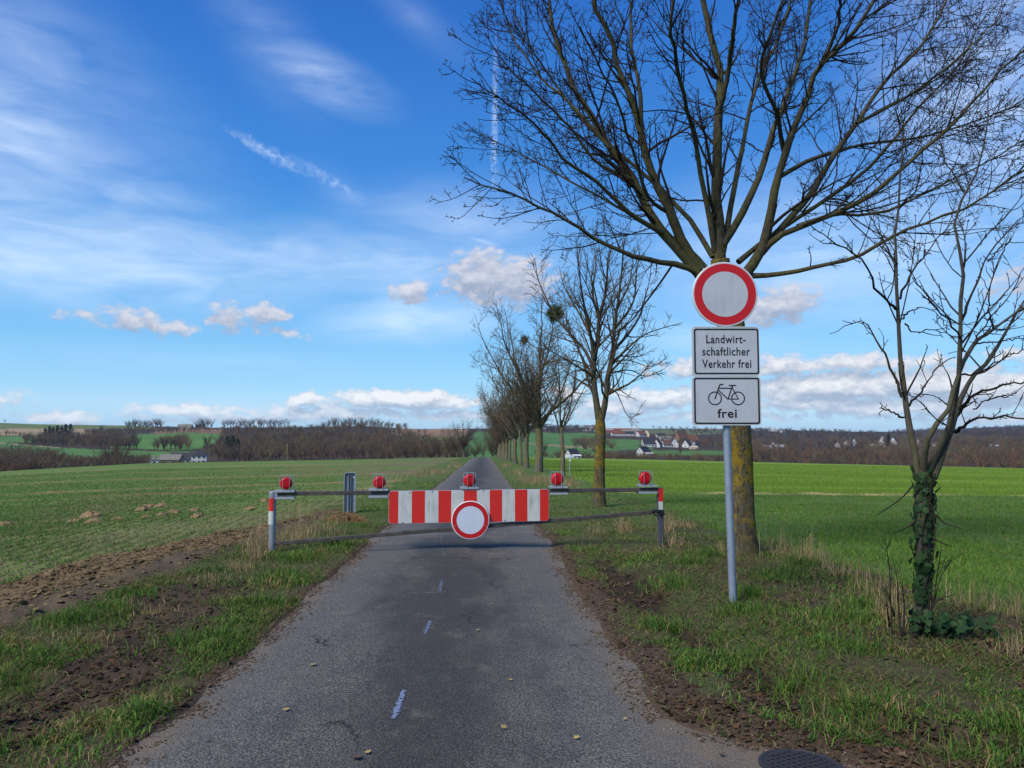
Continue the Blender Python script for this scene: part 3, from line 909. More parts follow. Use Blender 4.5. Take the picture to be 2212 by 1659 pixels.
def lamp(cx, cy, under=True, over=(170, 186), und=(205, 222), x0=100, x1=200, cage=(122, 192, 100, 168)):
    L_ = bpy.data.objects.new('warning_lamp', None); L_.empty_display_size = .1; COL.objects.link(L_); L_.parent = gate
    px, pz = gp(*c1(cx, cy)); r_ = abs(gp(*c1(cx + 32, cy))[0] - px)
    L_.location = (px, 0, pz)
    lens = MB().lathe([(.55 * r_, -.060), (.80 * r_, -.052), (.95 * r_, -.038), (r_, -.02), (r_, -.012), (.97 * r_, -.010)], 28, 'y').build('lens', M_LENS, L_, True)
    mb = MB()
    for k in range(-6, 7):                                       # moulded ribs of the upper half of the lens
        x = k * .010
        top = math.sqrt(max(r_ * r_ * .72 - x * x, 0)); y_ = -.060
        if top > .02: mb.box((x, y_, top * .55), (.0035, .004, top * .75))
    mb.build('lens_ribs', M_LENS, lens)
    MB().lathe([(.97 * r_, -.010), (r_ * 1.02, 0), (r_ * 1.02, .014), (.93 * r_, .030), (.6 * r_, .055), (.3 * r_, .06)], 28, 'y').build('lamp_body', M_LENSD, L_, True)
    # bracket plates clamped over and under the bar
    a = gp(*c1(x0, over[0])); b_ = gp(*c1(x1, over[1]))
    ang = math.atan2(ub[1] - ua[1], ub[0] - ua[0])
    zc = (a[1] + b_[1]) / 2 - pz; wd_ = b_[0] - a[0]; xc = (a[0] + b_[0]) / 2 - px
    mb = MB(); mb.bbox((0, 0, 0), (wd_, .13, .010), .002); mb.bbox((0, -.066, -.008), (wd_, .005, .030), .001); mb.bbox((0, .066, -.008), (wd_, .005, .030), .001)
    o = mb.build('bracket', M_GALV_L, L_); o.location = (xc, 0, zc + .004); o.rotation_euler = (0, -ang, 0)
    if under:
        a = gp(*c1(x0, und[0])); b_ = gp(*c1(x1, und[1]))
        mb = MB(); mb.bbox((0, -.066, 0), (wd_, .005, .032), .001); mb.bbox((0, 0, .010), (wd_, .13, .006), .002); mb.bbox((0, .066, 0), (wd_, .005, .032), .001)
        for sx in (-.42, .42): mb.tube([(wd_ * sx, .045, .01), (wd_ * sx, .045, .085)], .006, 6)
        o = mb.build('bracket', M_GALV_L, L_); o.location = (xc, 0, (a[1] + b_[1]) / 2 - pz); o.rotation_euler = (0, -ang, 0)
    # wire cage
    x0_, z1_ = gp(*c1(cage[0], cage[2])); x1_, z0_ = gp(*c1(cage[1], cage[3]))
    x0_ -= px; x1_ -= px; z0_ -= pz; z1_ -= pz; z0_ = zc + .004
    mb = MB(); wv = x1_ - x0_; r2 = .0028; f = .080
    fx0, fx1 = x0_ + wv * .28, x0_ + wv * .76
    for xs in (fx0, fx1):
        mb.tube([(xs, -f, z0_), (xs, -f, z1_ - .012), (xs, -f + .012, z1_), (xs, f - .012, z1_), (xs, f, z1_ - .012), (xs, f, z0_)], r2, 5)
    for ys in (-.03, .03):
        mb.tube([(x0_, ys, z0_), (x0_, ys, z1_ - .006), (x0_ + .010, ys, z1_ + .004), (x1_ - .010, ys, z1_ + .004), (x1_, ys, z1_ - .006), (x1_, ys, z0_)], r2, 5)
    mb.build('wire_cage', M_WIRE, L_)


lamp(155, 140)
lamp(632, 135, over=(163, 178), und=(198, 215), x0=578, x1=677, cage=(600, 665, 93, 160))
lamp(1093, 125, under=False, over=(154, 168), x0=1045, x1=1138, cage=(1064, 1124, 87, 155))
lamp(1542, 118, over=(150, 164), und=(184, 199), x0=1500, x1=1591, cage=(1510, 1575, 82, 150))
lamp(1992, 113, over=(142, 160), und=(178, 194), x0=1953, x1=2048, cage=(1962, 2026, 77, 142))

# ================================================================== steel channel post behind the barrier
gpx, _ = hit(755.5, 1111)
gpx = gpx[0]; dd = float((gpx - EYEP) @ FWD)
pxm = dd / FPX
hh = (1111 - 1021) * pxm; wd = 25 * pxm
post = empty('steel_channel_post', gpx, -YAW + .05, label='grey galvanised channel post with rounded top standing in grass behind the barrier', cat='post')


def arch(x0, x1, z0, z1, r, n=7):
    pts = [(x1, z0)] + [(x1 - r + r * math.cos(a), z1 - r + r * math.sin(a)) for a in np.linspace(0, math.pi / 2, n)] + \
          [(x0 + r + r * math.cos(a), z1 - r + r * math.sin(a)) for a in np.linspace(math.pi / 2, math.pi, n)] + [(x0, z0)]
    return np.array(pts)


MB().prism(arch(-wd / 2, wd / 2, -.08, hh, .055), .012, .018).build('back_plate', M_GALV, post)
mb = MB(); mb.ring(arch(-wd / 2 - .002, wd / 2 + .002, -.08, hh + .002, .057), arch(-wd / 2 + .009, wd / 2 - .009, -.078, hh - .009, .048), -.045, .022)
mb.build('flange', M_GALV_L, post)
mb = MB()
for sx in (-.03, .025): mb.bbox((0, 0, 0), (hh + .02, .05, .012), .003); Vr = mb.v[-1]; mb.v[-1] = np.c_[Vr[:, 2] + sx, Vr[:, 1] - .014, Vr[:, 0] + (hh - .06) / 2]
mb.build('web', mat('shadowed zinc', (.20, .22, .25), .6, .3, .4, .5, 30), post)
MB().box((wd * .26, .009, hh - .085), (.055, .002, .075)).build('sticker', mat('sticker', (.7, .7, .68)), post)
MB().box((wd * .26, .0075, hh - .066), (.040, .001, .018)).build('sticker_print', M_BLACK, post)

# ================================================================== traffic sign by the road
sb, _ = hit(1584, 1317); sb = sb[0]
SD = float((sb - EYEP) @ FWD) - .0
sgn_n = np.array([math.sin(YAW), math.cos(YAW), 0]); sgn_u = np.array([math.cos(YAW), -math.sin(YAW), 0])


def spt(xd, yd, off=0.0):
    D = ray(xd, yd); o = sb - sgn_n * off
    t = ((o - EYEP) @ sgn_n) / (D @ sgn_n)
    p = EYEP + D * t - sb
    return float(p @ sgn_u), float(p[2])


def c2(cx, cy): return 1468.6 + cx * .2499, 535.6 + cy * .2499


sign = empty('traffic_sign', sb, -YAW, label='grey pole carrying a round red ringed sign over two white text plates', cat='road sign')
xt, zt_ = spt(1566, 592)
xm_, zm_ = spt(1569.5, 922)
MB().tube([(.003, 0, -.06), (0, 0, 0), (xm_ * .5, 0, zm_ * .5), (xm_, 0, zm_), (xm_ - (zt_ - zm_) * .0364, 0, zt_)], .036, 16).build('pole', mat('grey zinc pole', (.27, .32, .39), .5, .35, .5, .6, 14, (.20, .245, .30), .04, 50), sign, True)
MB().lathe([(.038, 0), (.036, .012), (.01, .016)], 14, c=(xm_ - (zt_ - zm_) * .0364, 0, zt_)).build('pole_cap', M_BLACK, sign, True)
cx, cz = spt(*c2(390, 400), .06); rad = abs(spt(*c2(673, 400), .06)[0] - cx)
rsn = round_sign(sign, cx, cz, -.062, rad, 0, M_WHITE3, M_ALU, .945, .700)


def plate(cx0, cy0, cx1, cy1, bx0, by0, bx1, by1):
    x0, z1 = spt(*c2(cx0, cy0), .06); x1, z0 = spt(*c2(cx1, cy1), .06)
    p = MB().prism(rrect(x0, x1, z0, z1, .030), -.058, -.048)
    p.ring(rrect(x0 - .001, x1 + .001, z0 - .001, z1 + .001, .031), rrect(x0 + .006, x1 - .006, z0 + .006, z1 - .006, .026), -.060, -.040)
    p = p.build('sign_plate', M_ALU, sign)
    fx0, fz1 = spt(*c2(bx0, by0), .06); fx1, fz0 = spt(*c2(bx1, by1), .06)
    MB().prism(rrect(x0 + .008, x1 - .008, z0 + .008, z1 - .008, .024), -.0592, -.0585).build('white_face', M_WHITE3, p)
    t = abs(spt(*c2(14, 0), .06)[0] - spt(*c2(0, 0), .06)[0])
    MB().ring(rrect(fx0, fx1, fz0, fz1, .024), rrect(fx0 + t, fx1 - t, fz0 + t, fz1 - t, .014), -.0600, -.0594).build('border', M_BLACK, p)
    return p


def lettering(text, cx0, cx1, cap, basel, parent, bold=.018, xh=None):
    cu = bpy.data.curves.new('lettering', 'FONT'); cu.body = text; cu.offset = bold; cu.fill_mode = 'FRONT'; cu.space_character = 1.08
    o = bpy.data.objects.new('lettering', cu); COL.objects.link(o)
    dg = bpy.context.evaluated_depsgraph_get()
    me = bpy.data.meshes.new_from_object(o.evaluated_get(dg))
    bpy.data.objects.remove(o); bpy.data.curves.remove(cu)
    co = np.empty(len(me.vertices) * 3, np.float32); me.vertices.foreach_get('co', co); co = co.reshape(-1, 3)
    x0, zb = spt(*c2(cx0, basel), .06); x1, zc = spt(*c2(cx1, cap), .06)
    base = 0.0; top = co[:, 1].max()
    nx = x0 + (co[:, 0] - co[:, 0].min()) / np.ptp(co[:, 0]) * (x1 - x0)
    nz = zb + (co[:, 1] - base) / (top - base) * (zc - zb)
    me.vertices.foreach_set('co', np.c_[nx, np.full(len(nx), -.0600), nz].astype(np.float32).ravel())
    me.materials.append(M_BLACK); me.update()
    return link('lettering', me, parent)


p1_ = plate(105, 680, 692, 1108, 120, 697, 688, 1092)
lettering('Landwirt-', 228, 568, 753, 823, p1_)
lettering('schaftlicher', 195, 606, 858, 929, p1_)
lettering('Verkehr frei', 193, 617, 964, 1036, p1_)
p2_ = plate(105, 1112, 706, 1532, 120, 1122, 695, 1523)
lettering('frei', 325, 492, 1390, 1466, p2_, .022)
# bicycle emblem
mb = MB()


def stroke(pts, wpx=10):
    q = [spt(*c2(*p), .06) for p in pts]
    h = abs(spt(*c2(wpx, 0), .06)[0] - spt(*c2(0, 0), .06)[0]) / 2
    for (ax, az_), (bx, bz) in zip(q[:-1], q[1:]):
        L_ = math.hypot(bx - ax, bz - az_); ux, uz = (bx - ax) / L_, (bz - az_) / L_
        ax -= ux * h * .8; az_ -= uz * h * .8; bx += ux * h * .8; bz += uz * h * .8
        k = stroke.k = stroke.k + 1
        e = .0600 + .00002 * (k % 9)
        mb.prism([(ax + uz * h, az_ - ux * h), (bx + uz * h, bz - ux * h), (bx - uz * h, bz + ux * h), (ax - uz * h, az_ + ux * h)], -e, -.0594)


stroke.k = 0
for wx in (304, 503):
    x_, z_ = spt(*c2(wx, 1300), .06); r1 = abs(spt(*c2(wx + 60, 1300), .06)[0] - x_); r0_ = abs(spt(*c2(wx + 50, 1300), .06)[0] - x_)
    mb.ring(circle(r1, 36, x_, z_), circle(r0_, 36, x_, z_), -.0603, -.0594)
stroke([(373, 1178), (348, 1182), (338, 1200), (330, 1226), (304, 1302)], 11)
stroke([(332, 1213), (456, 1213)]); stroke([(330, 1226), (414, 1306)]); stroke([(455, 1192), (416, 1306)])
stroke([(427, 1189), (480, 1189)], 11); stroke([(414, 1306), (506, 1306)], 9); stroke([(457, 1216), (506, 1306)], 9)
mb.build('bicycle_emblem', M_BLACK, p2_)
# clamps behind the plates
for z_ in (cz + .15, cz - .15, spt(*c2(400, 760), 0)[1], spt(*c2(400, 1030), 0)[1], spt(*c2(400, 1190), 0)[1], spt(*c2(400, 1450), 0)[1]):
    xx = xm_ - (z_ - zm_) * .0364
    MB().bbox((xx, -.012, z_), (.13, .06, .028), .004).build('clamp', M_GALV, sign)

# ================================================================== small sign far along the verge
b2, _ = hit(1231, 1029); b2 = b2[0]; d2 = float((b2 - EYEP) @ FWD); k2 = d2 / FPX
s2 = empty('small_sign', b2, -YAW, label='thin grey pole with a small white plate at the field edge among the roadside trees', cat='road sign')
MB().tube([(0, 0, -.05), (0, 0, 42 * k2)], .035, 8).build('pole', M_GALV, s2, True)
MB().prism(rrect(-11 * k2, 10 * k2, 40.5 * k2, 45 * k2, .02), -.05, -.04).build('sign_plate', mat('pale plate', (.62, .66, .70)), s2)
MB().prism(rrect(-1.6 * k2, 1.6 * k2, 32 * k2, 38 * k2, .01), -.05, -.042).build('sticker', mat('sticker', (.7, .7, .68)), s2)

# ================================================================== marks and iron cover on the road


def chalk(p0, p1, wdt, n, seed, m_=None):
    """sprayed dash: many small flecks of paint a few mm above the asphalt"""
    rg = np.random.default_rng(seed)
    A_, _ = hit(*p0); B_, _ = hit(*p1); A_ = A_[0]; B_ = B_[0]
    t = rg.random(n); s = rg.normal(0, .36, n) * (1 - .5 * np.abs(2 * t - 1) ** 3)
    dv = (B_ - A_)[:2]; nv = np.array([-dv[1], dv[0]]) / np.linalg.norm(dv)
    c = A_[:2] + dv * t[:, None] + nv * (s * wdt / 2)[:, None]
    keep = fbm(c[:, 0], c[:, 1], .03, 3, seed) > rg.uniform(-.9, .5, n)
    c = c[keep]; n = len(c)
    n_ = n; sz = rg.uniform(.0025, .0060, n); k = 5
    a = rg.random((n, 1)) * 6.28 + np.arange(k) * 2 * math.pi / k + rg.normal(0, .25, (n, k))
    rr2 = sz[:, None] * rg.uniform(.6, 1.3, (n, k))
    X = c[:, :1] + rr2 * np.cos(a); Y = c[:, 1:] + rr2 * np.sin(a)
    Zz = np.repeat((road_z(c[:, 0], c[:, 1]) + .004 + rg.random(n) * .002)[:, None], k, 1)
    V = np.stack([X, Y, Zz], -1).reshape(-1, 3)
    return link('road_marking', mesh_data('road_marking', V, [np.arange(n * k).reshape(n, k)], m_ or PALE), kind='structure')


PALE = mat('pale blue paint', (.22, .28, .42), .9, 0, .05)
chalk((850, 1560), (872, 1500), .05, 760, 1)
chalk((917, 1375), (929, 1347), .055, 430, 2)
chalk((951, 1283), (954, 1258), .055, 300, 3)
SCR = mat('scratched stone', (.26, .25, .23), .9, 0, .1)
for k_, (a_, b_) in enumerate((((884, 1163), (912, 1158)), ((912, 1158), (896, 1164)), ((952, 1160), (954, 1186)), ((954, 1186), (960, 1206)), ((1062, 1158), (1082, 1184)), ((1070, 1168), (1140, 1166)), ((1090, 1172), (1178, 1171)), ((880, 1286), (965, 1284)), ((990, 1206), (1010, 1205)))):
    chalk(a_, b_, .03, 240, 20 + k_, SCR)

dc, _ = hit(1730, 1660); dc = dc[0]
cov = empty('drain_cover', (dc[0], dc[1], road_z(dc[0], dc[1]) + .004), .4, label='round dark iron drain cover at the road edge nearest the viewer', cat='drain cover')
M_IRON = mat('old iron', (.040, .038, .042), .6, .4, .5, .5, 40, (.07, .055, .045), .2, 80)
MB().lathe([(.20, -.03), (.20, .006), (.185, .010), (.175, .002)], 32).build('rim', M_IRON, cov, True)
lid = MB().lathe([(.173, -.02), (.173, .004), (.168, .006)], 32).build('lid', M_IRON, cov)
mb = MB()
for k in range(-4, 5):
    L_ = 2 * math.sqrt(.16 ** 2 - (k * .035) ** 2)
    mb.box((k * .035, 0, .008), (.010, L_, .005)); mb.box((0, k * .035, .0085), (L_, .010, .0055))
mb.build('raised_ribs', M_IRON, lid)

# ================================================================== trees: branch builder


def tubes(P, Rd, sides):
    """P (N, n, 3) centre lines, Rd (N, n) radii -> vertices, quads, tip triangles"""
    N, n, _ = P.shape
    T = np.gradient(P, axis=1); T /= np.maximum(np.linalg.norm(T, axis=2, keepdims=True), 1e-9)
    ref = np.where(np.abs(T[:, :1, 2:]) < .85, np.array([0, 0, 1.0]), np.array([1.0, 0, 0]))
    U = np.cross(T, np.broadcast_to(ref, T.shape)); U /= np.maximum(np.linalg.norm(U, axis=2, keepdims=True), 1e-9)
    W = np.cross(T, U)
    a = np.arange(sides) * 2 * math.pi / sides
    V = P[:, :, None] + Rd[:, :, None, None] * (np.cos(a)[None, None, :, None] * U[:, :, None] + np.sin(a)[None, None, :, None] * W[:, :, None])
    idx = np.arange(N * n * sides).reshape(N, n, sides)
    nx = np.roll(idx, -1, 2)
    q = np.stack([idx[:, :-1], nx[:, :-1], nx[:, 1:], idx[:, 1:]], -1).reshape(-1, 4)
    return V.reshape(-1, 3), q


def merge(parts):
    Vs, Fs, off = [], {}, 0
    for V, F in parts:
        Vs.append(V)
        for f in (F if isinstance(F, list) else [F]):
            Fs.setdefault(f.shape[1], []).append(f + off)
        off += len(V)
    return np.concatenate(Vs), [np.concatenate(v) for v in Fs.values()]


def resample(pts, n):
    """smooth line through the given points"""
    p = np.asarray(pts, float); m = len(p)
    d = np.concatenate([[0], np.cumsum(np.linalg.norm(np.diff(p, axis=0), axis=1))])
    t = np.linspace(0, d[-1], n)
    tg = np.gradient(p, d, axis=0)
    k = np.clip(np.searchsorted(d, t, side='right') - 1, 0, m - 2)
    h = (d[k + 1] - d[k])[:, None]; s = ((t - d[k]) / (d[k + 1] - d[k]))[:, None]
    return (2 * s**3 - 3 * s**2 + 1) * p[k] + (s**3 - 2 * s**2 + s) * h * tg[k] + (-2 * s**3 + 3 * s**2) * p[k + 1] + (s**3 - s**2) * h * tg[k + 1]


def shoots(P, Rd, rg, spacing, tmin=.2, ang=(38, 12), length=(.4, .12), lmax=9, up=.25, wig=.12, npts=5, rk=.62, rtip=.0025, rmin=.003, lmin=.08, tmax=1.0, tip_extra=0, own=None, out=0.0, centre=None, bias=1.0):
    """side shoots of the lines P: start at random places, bend upwards, taper to a tip"""
    N, n, _ = P.shape
    Ls = np.linalg.norm(np.diff(P, axis=1), axis=2).sum(1)
    cnt = np.maximum(1, np.round(Ls * (tmax - tmin) / spacing * rg.uniform(.8, 1.2, N))).astype(int) + tip_extra
    par = np.repeat(np.arange(N), cnt); M = len(par)
    t = (tmin + (tmax - tmin) * rg.random(M) ** bias) * .97
    f = t * (n - 1); k = np.minimum(f.astype(int), n - 2); s = (f - k)[:, None]
    p0 = P[par, k] * (1 - s) + P[par, k + 1] * s
    r0 = Rd[par, k] * (1 - s[:, 0]) + Rd[par, k + 1] * s[:, 0]
    tg = P[par, k + 1] - P[par, k]; tg /= np.maximum(np.linalg.norm(tg, axis=1, keepdims=True), 1e-9)
    rv = rg.normal(size=(M, 3)); rv -= (rv * tg).sum(1, keepdims=True) * tg
    if centre is not None:
        o = p0 - centre; o[:, 2] = 0; rv += out * o / np.maximum(np.linalg.norm(o, axis=1, keepdims=True), .2)
        rv -= (rv * tg).sum(1, keepdims=True) * tg
    rv /= np.maximum(np.linalg.norm(rv, axis=1, keepdims=True), 1e-9)
    a = np.radians(rg.normal(ang[0], ang[1], M)).clip(.15, 1.5)[:, None]
    d = tg * np.cos(a) + rv * np.sin(a)
    L = np.clip(Ls[par] * (length[0] + rg.normal(0, length[1], M)) * (1.12 - .62 * t), lmin, lmax) * rg.uniform(.65, 1.15, M)
    C = np.empty((M, npts, 3)); C[:, 0] = p0
    st = (L / (npts - 1))[:, None]
    for i in range(1, npts):
        d = d + rg.normal(0, wig, (M, 3)) + np.array([0, 0, up]) / npts
        d /= np.linalg.norm(d, axis=1, keepdims=True)
        C[:, i] = C[:, i - 1] + d * st
    rb = np.clip(np.minimum(r0 * rk * rg.uniform(.75, 1.05, M), .028 * L + .002), rmin, None)
    rr_ = rb[:, None] * (1 - np.linspace(0, 1, npts) ** 1.1) + rtip * np.linspace(0, 1, npts) ** .8
    return C, rr_, (None if own is None else own[par])


def buds(tips, dirs, rg, size=.012, n=3, spread=.02):
    """little clusters of pointed buds at twig ends"""
    M = len(tips)
    c = np.repeat(tips, n, 0) + rg.normal(0, spread, (M * n, 3)) * .5
    d = np.repeat(dirs, n, 0) + rg.normal(0, .45, (M * n, 3)); d /= np.linalg.norm(d, axis=1, keepdims=True)
    u = np.cross(d, rg.normal(size=d.shape)); u /= np.maximum(np.linalg.norm(u, axis=1, keepdims=True), 1e-9); v = np.cross(d, u)
    s = size * rg.uniform(.6, 1.4, (M * n, 1))
    V = np.stack([c - d * s * .3, c + u * s * .45, c - u * .22 * s + v * .4 * s, c - u * .22 * s - v * .4 * s, c + d * s * 1.5], 1)
    b_ = (np.arange(M * n) * 5)[:, None]
    F = np.concatenate([b_ + np.array(f) for f in ((0, 2, 1), (0, 3, 2), (0, 1, 3), (1, 2, 4), (2, 3, 4), (3, 1, 4))])
    return V.reshape(-1, 3), F


def twig_dirs(P):
    d = P[:, -1] - P[:, -2]
    return P[:, -1], d / np.maximum(np.linalg.norm(d, axis=1, keepdims=True), 1e-9)


def bark(name, dark, pale, lichen, amt, zlo, zhi, scale=1.0, bump=.6, green=(.085, .085, .035), side=0.0):
    """rough bark with pale flakes and crusts of yellow lichen; amt at height zlo, fading to 0.35 amt at zhi"""
    ma = bpy.data.materials.new(name); ma.use_nodes = True
    g = NT(ma.node_tree); b = g.n['Principled BSDF']
    oc = g.node('ShaderNodeTexCoord').outputs['Object']
    st = g.mapping(oc, scale=(1, 1, .28))
    n1 = g.noise(st, 26 * scale, 6, .7, .4); n2 = g.noise(oc, 7 * scale, 6, .68, .6); n3 = g.noise(oc, 34 * scale, 4, .7); n4 = g.noise(oc, 1.7 * scale, 3, .5)
    c = g.mix(g.ss(n1, .36, .66), dark, pale)
    c = g.mix(g.m('MULTIPLY', g.ss(n4, .42, .62), .5), c, green)
    sp_ = g.node('ShaderNodeSeparateXYZ'); g.put(sp_.inputs[0], oc)
    hz = g.ss(sp_.outputs[2], zlo, zhi, amt, amt * .30)
    foot = g.ss(sp_.outputs[2], .10, .55)
    lm = g.m('MULTIPLY', g.m('MULTIPLY', g.ss(g.m('MULTIPLY_ADD', n3, .55, g.m('MULTIPLY', n2, .75)), .58, .76), hz), foot)
    lm = g.m('MULTIPLY', lm, g.ss(g.m('MULTIPLY_ADD', n4, .7, g.m('MULTIPLY', n2, .3)), .38, .55, .35, 1.0), clamp=True)
    c = g.mix(lm, c, g.mix(g.ss(n3, .4, .65), lichen, tuple(x * .55 for x in lichen)))
    g.put(b.inputs['Base Color'], c)
    b.inputs['Roughness'].default_value = .92; b.inputs['Specular IOR Level'].default_value = .15
    bn_ = g.node('ShaderNodeBump'); bn_.inputs['Strength'].default_value = bump; bn_.inputs['Distance'].default_value = .035
    g.put(bn_.inputs['Height'], g.m('MULTIPLY_ADD', n1, .9, g.m('MULTIPLY', n3, .45)))
    g.l.new(bn_.outputs[0], b.inputs['Normal'])
    return ma


M_TRUNK = bark('lichen bark', (.040, .034, .024), (.125, .112, .082), (.27, .185, .022), 1.5, 2.6, 6.0, green=(.10, .085, .022))
M_LIMB = bark('limb bark', (.032, .028, .021), (.085, .076, .050), (.16, .140, .028), 1.0, 0, 7, 1.4, .5)
M_TWIG = mat('twig bark', (.027, .022, .019), .9, 0, .1, .5, 6, (.050, .041, .028))
M_TWIG2 = mat('pale twig bark', (.105, .080, .052), .9, 0, .05, .5, 6, (.155, .118, .068))
M_BUD = mat('bud', (.050, .032, .026), .8, 0, .2)
M_TRUNK2 = bark('grey lichen bark', (.065, .057, .045), (.19, .175, .145), (.27, .20, .035), .8, 2.0, 4.0, 1.3)
M_TRUNK3 = bark('plain grey bark', (.045, .040, .034), (.115, .10, .082), (.17, .14, .04), .45, 1.5, 4.0, 1.5)
M_STEM = bark('smooth stem bark', (.050, .044, .040), (.115, .100, .086), (.12, .11, .035), .55, 0.5, 3.5, 2.2, .35)


def knobbly(P, Rd, amp, rg):
    return Rd * (1 + amp * rg.normal(size=Rd.shape).clip(-1.5, 1.5))


def trunk_mesh(pts, rad, sides, rg, amp=.05, flare=None):
    """trunk with swellings and a root flare"""
    P_ = resample(pts, 26)[None]; t = np.linspace(0, 1, 26)
    Rr = np.interp(t, np.linspace(0, 1, len(rad)), rad)[None]
    if flare: Rr = Rr + flare * np.exp(-t * 26)[None]
    V, q_ = tubes(P_, knobbly(P_, Rr, amp * .5, rg), sides)
    Vr = V.reshape(26, sides, 3); c = P_[0][:, None]
    ang_ = np.arange(sides) / sides * 2 * math.pi
    lob = 1 + amp * np.sin(ang_ * 3 + 1)[None, :, None] * (0.5 + 2.0 * np.exp(-t * 14))[:, None, None] + amp * rg.normal(0, .5, (26, sides, 1))
    return (c + (Vr - c) * lob).reshape(-1, 3), q_


def to_limbs(lines, base, n=14):
    """lines: list of (points in picture units with their distance, r0, r1) -> world points relative to base"""
    Ps, Rs = [], []
    for pts, r0, r1 in lines:
        q_ = np.array([at(x, y, d) for x, y, d in pts]) - base
        p = resample(q_, n); t = np.linspace(0, 1, n)
        Ps.append(p); Rs.append(r0 + (r1 - r0) * t ** .72)
    return np.array(Ps), np.array(Rs)


def c7(cx, cy): return 985 + cx * .5547, cy * .5547


# ------------------------------------------------------------------ the big maple behind the sign
rg = np.random.default_rng(21)
mb0, _ = hit(1606, 1203); mb0 = mb0[0]; MD = float((mb0 - EYEP) @ FWD)
maple = empty('maple_tree', mb0, 0, label='big bare spreading maple with yellow lichen trunk close behind the sign pole', cat='tree')


def spread(pts, d_end, d0=0.0):
    n = len(pts); out_ = []
    for i, (x, y) in enumerate(pts):
        t = i / (n - 1); out_.append((*c7(x, y), MD + d0 + (d_end - d0) * t ** 1.2))
    return out_


LM = [
    ([(955, 1070), (880, 1035), (780, 1018), (700, 1000), (600, 960), (500, 900), (400, 840), (330, 815), (240, 760), (150, 740), (40, 690)], .062, .008, -.9),
    ([(965, 1085), (870, 975), (790, 890), (740, 800), (690, 700), (600, 580), (540, 470), (480, 370), (440, 300), (400, 190), (370, 80), (360, -120)], .105, .022, .5),
    ([(800, 905), (720, 860), (640, 800), (540, 700), (440, 640), (340, 520), (250, 440), (150, 370), (60, 300)], .050, .007, -1.6),
    ([(950, 1050), (870, 920), (830, 820), (780, 720), (740, 610), (715, 480), (690, 400), (620, 230), (600, 130), (550, 60), (520, -120)], .098, .026, -.6),
    ([(722, 500), (715, 350), (690, 230), (680, 120), (700, -120)], .045, .018, .8),
    ([(1030, 1080), (1025, 1000), (1018, 850), (1015, 700), (1015, 560), (1025, 420), (1030, 300), (1010, 200), (980, 100), (950, -150)], .125, .035, .3),
    ([(1022, 440), (1050, 330), (1070, 200), (1085, 100), (1115, -120)], .055, .022, -.9),
    ([(1035, 960), (1130, 800), (1190, 660), (1230, 520), (1280, 400), (1330, 260), (1360, 150), (1385, -120)], .070, .022, 1.3),
    ([(1110, 1090), (1195, 965), (1220, 850), (1250, 700), (1280, 600), (1320, 480), (1370, 380), (1400, 280), (1500, 180), (1600, 60), (1680, -100)], .100, .022, -.5),
    ([(1280, 605), (1262, 510), (1250, 440), (1200, 330), (1190, 250), (1220, 150), (1300, -60)], .045, .016, -1.5),
    ([(1190, 985), (1290, 860), (1380, 760), (1450, 640), (1560, 480), (1650, 340), (1760, 230), (1850, 120), (1930, -60)], .070, .016, 1.0),
    ([(1165, 1015), (1240, 930), (1350, 880), (1500, 820), (1640, 740), (1800, 600), (1950, 470), (2100, 300), (2260, 150)], .062, .012, -1.1),
    ([(1150, 1075), (1280, 1065), (1400, 1040), (1560, 1000), (1700, 920), (1850, 860), (2000, 800), (2240, 640)], .050, .009, -1.9),
    ([(1260, 690), (1340, 640), (1450, 600), (1600, 560), (1780, 540), (2000, 480), (2240, 390)], .042, .009, 1.8),
    ([(1010, 980), (960, 700), (920, 500), (890, 380), (860, 230), (830, 120), (870, -100)], .055, .020, -1.8),
    ([(1000, 1000), (930, 880), (830, 770), (640, 600), (520, 500), (380, 320), (300, 200), (220, 40)], .050, .010, 2.1),
    ([(1040, 980), (1090, 700), (1130, 500), (1180, 300), (1260, 140), (1320, -80)], .055, .020, 2.3),
    ([(1100, 1020), (1250, 900), (1420, 790), (1620, 640), (1800, 420), (1960, 250), (2060, 60)], .052, .011, 2.4),
    ([(990, 1060), (900, 960), (800, 900), (600, 790), (420, 690), (250, 600), (90, 520)], .040, .007, 2.0),
    ([(1330, 880), (1450, 840), (1650, 830), (1850, 740), (2050, 640), (2260, 520)], .036, .008, .4),
    ([(690, 700), (560, 640), (430, 480), (330, 380), (200, 260), (110, 120)], .036, .007, -.9),
    ([(600, 580), (480, 440), (330, 300), (230, 160), (170, -20)], .036, .008, 1.2),
    ([(1400, 290), (1480, 120), (1500, -100)], .040, .018, -1.0), ([(1560, 480), (1750, 380), (1950, 230), (2120, 60)], .035, .009, .2),
    ([(830, 830), (760, 780), (690, 600), (640, 420), (560, 260), (480, 100)], .036, .010, -2.2),
]
lines = [(spread(p, de), r0 * .80, r1 * .85) for p, r0, r1, de in LM]
LP, LR = to_limbs(lines, mb0, 18)
fork = at(*c7(1035, 1095), MD) - mb0
tb = [(0, 0, -.12), (0, 0, .02), at(1602, 1130, MD) - mb0, at(1601, 1020, MD) - mb0, at(1594, 900, MD) - mb0, at(1585, 760, MD) - mb0, at(1572, 660, MD) - mb0, fork, at(*c7(1028, 1010), MD) - mb0]
tb[0] = np.array(tb[0], float); tb[1] = np.array(tb[1], float)
V, q = trunk_mesh(tb, [.185, .175, .162, .155, .155, .165, .18, .185, .12], 20, rg, .045, .07)
link('trunk', mesh_data('trunk', V, [q], M_TRUNK, True), maple)
own = np.arange(len(LP))
LP = LP + rg.normal(0, .012, LP.shape) * np.linspace(.2, 1, 18)[None, :, None]
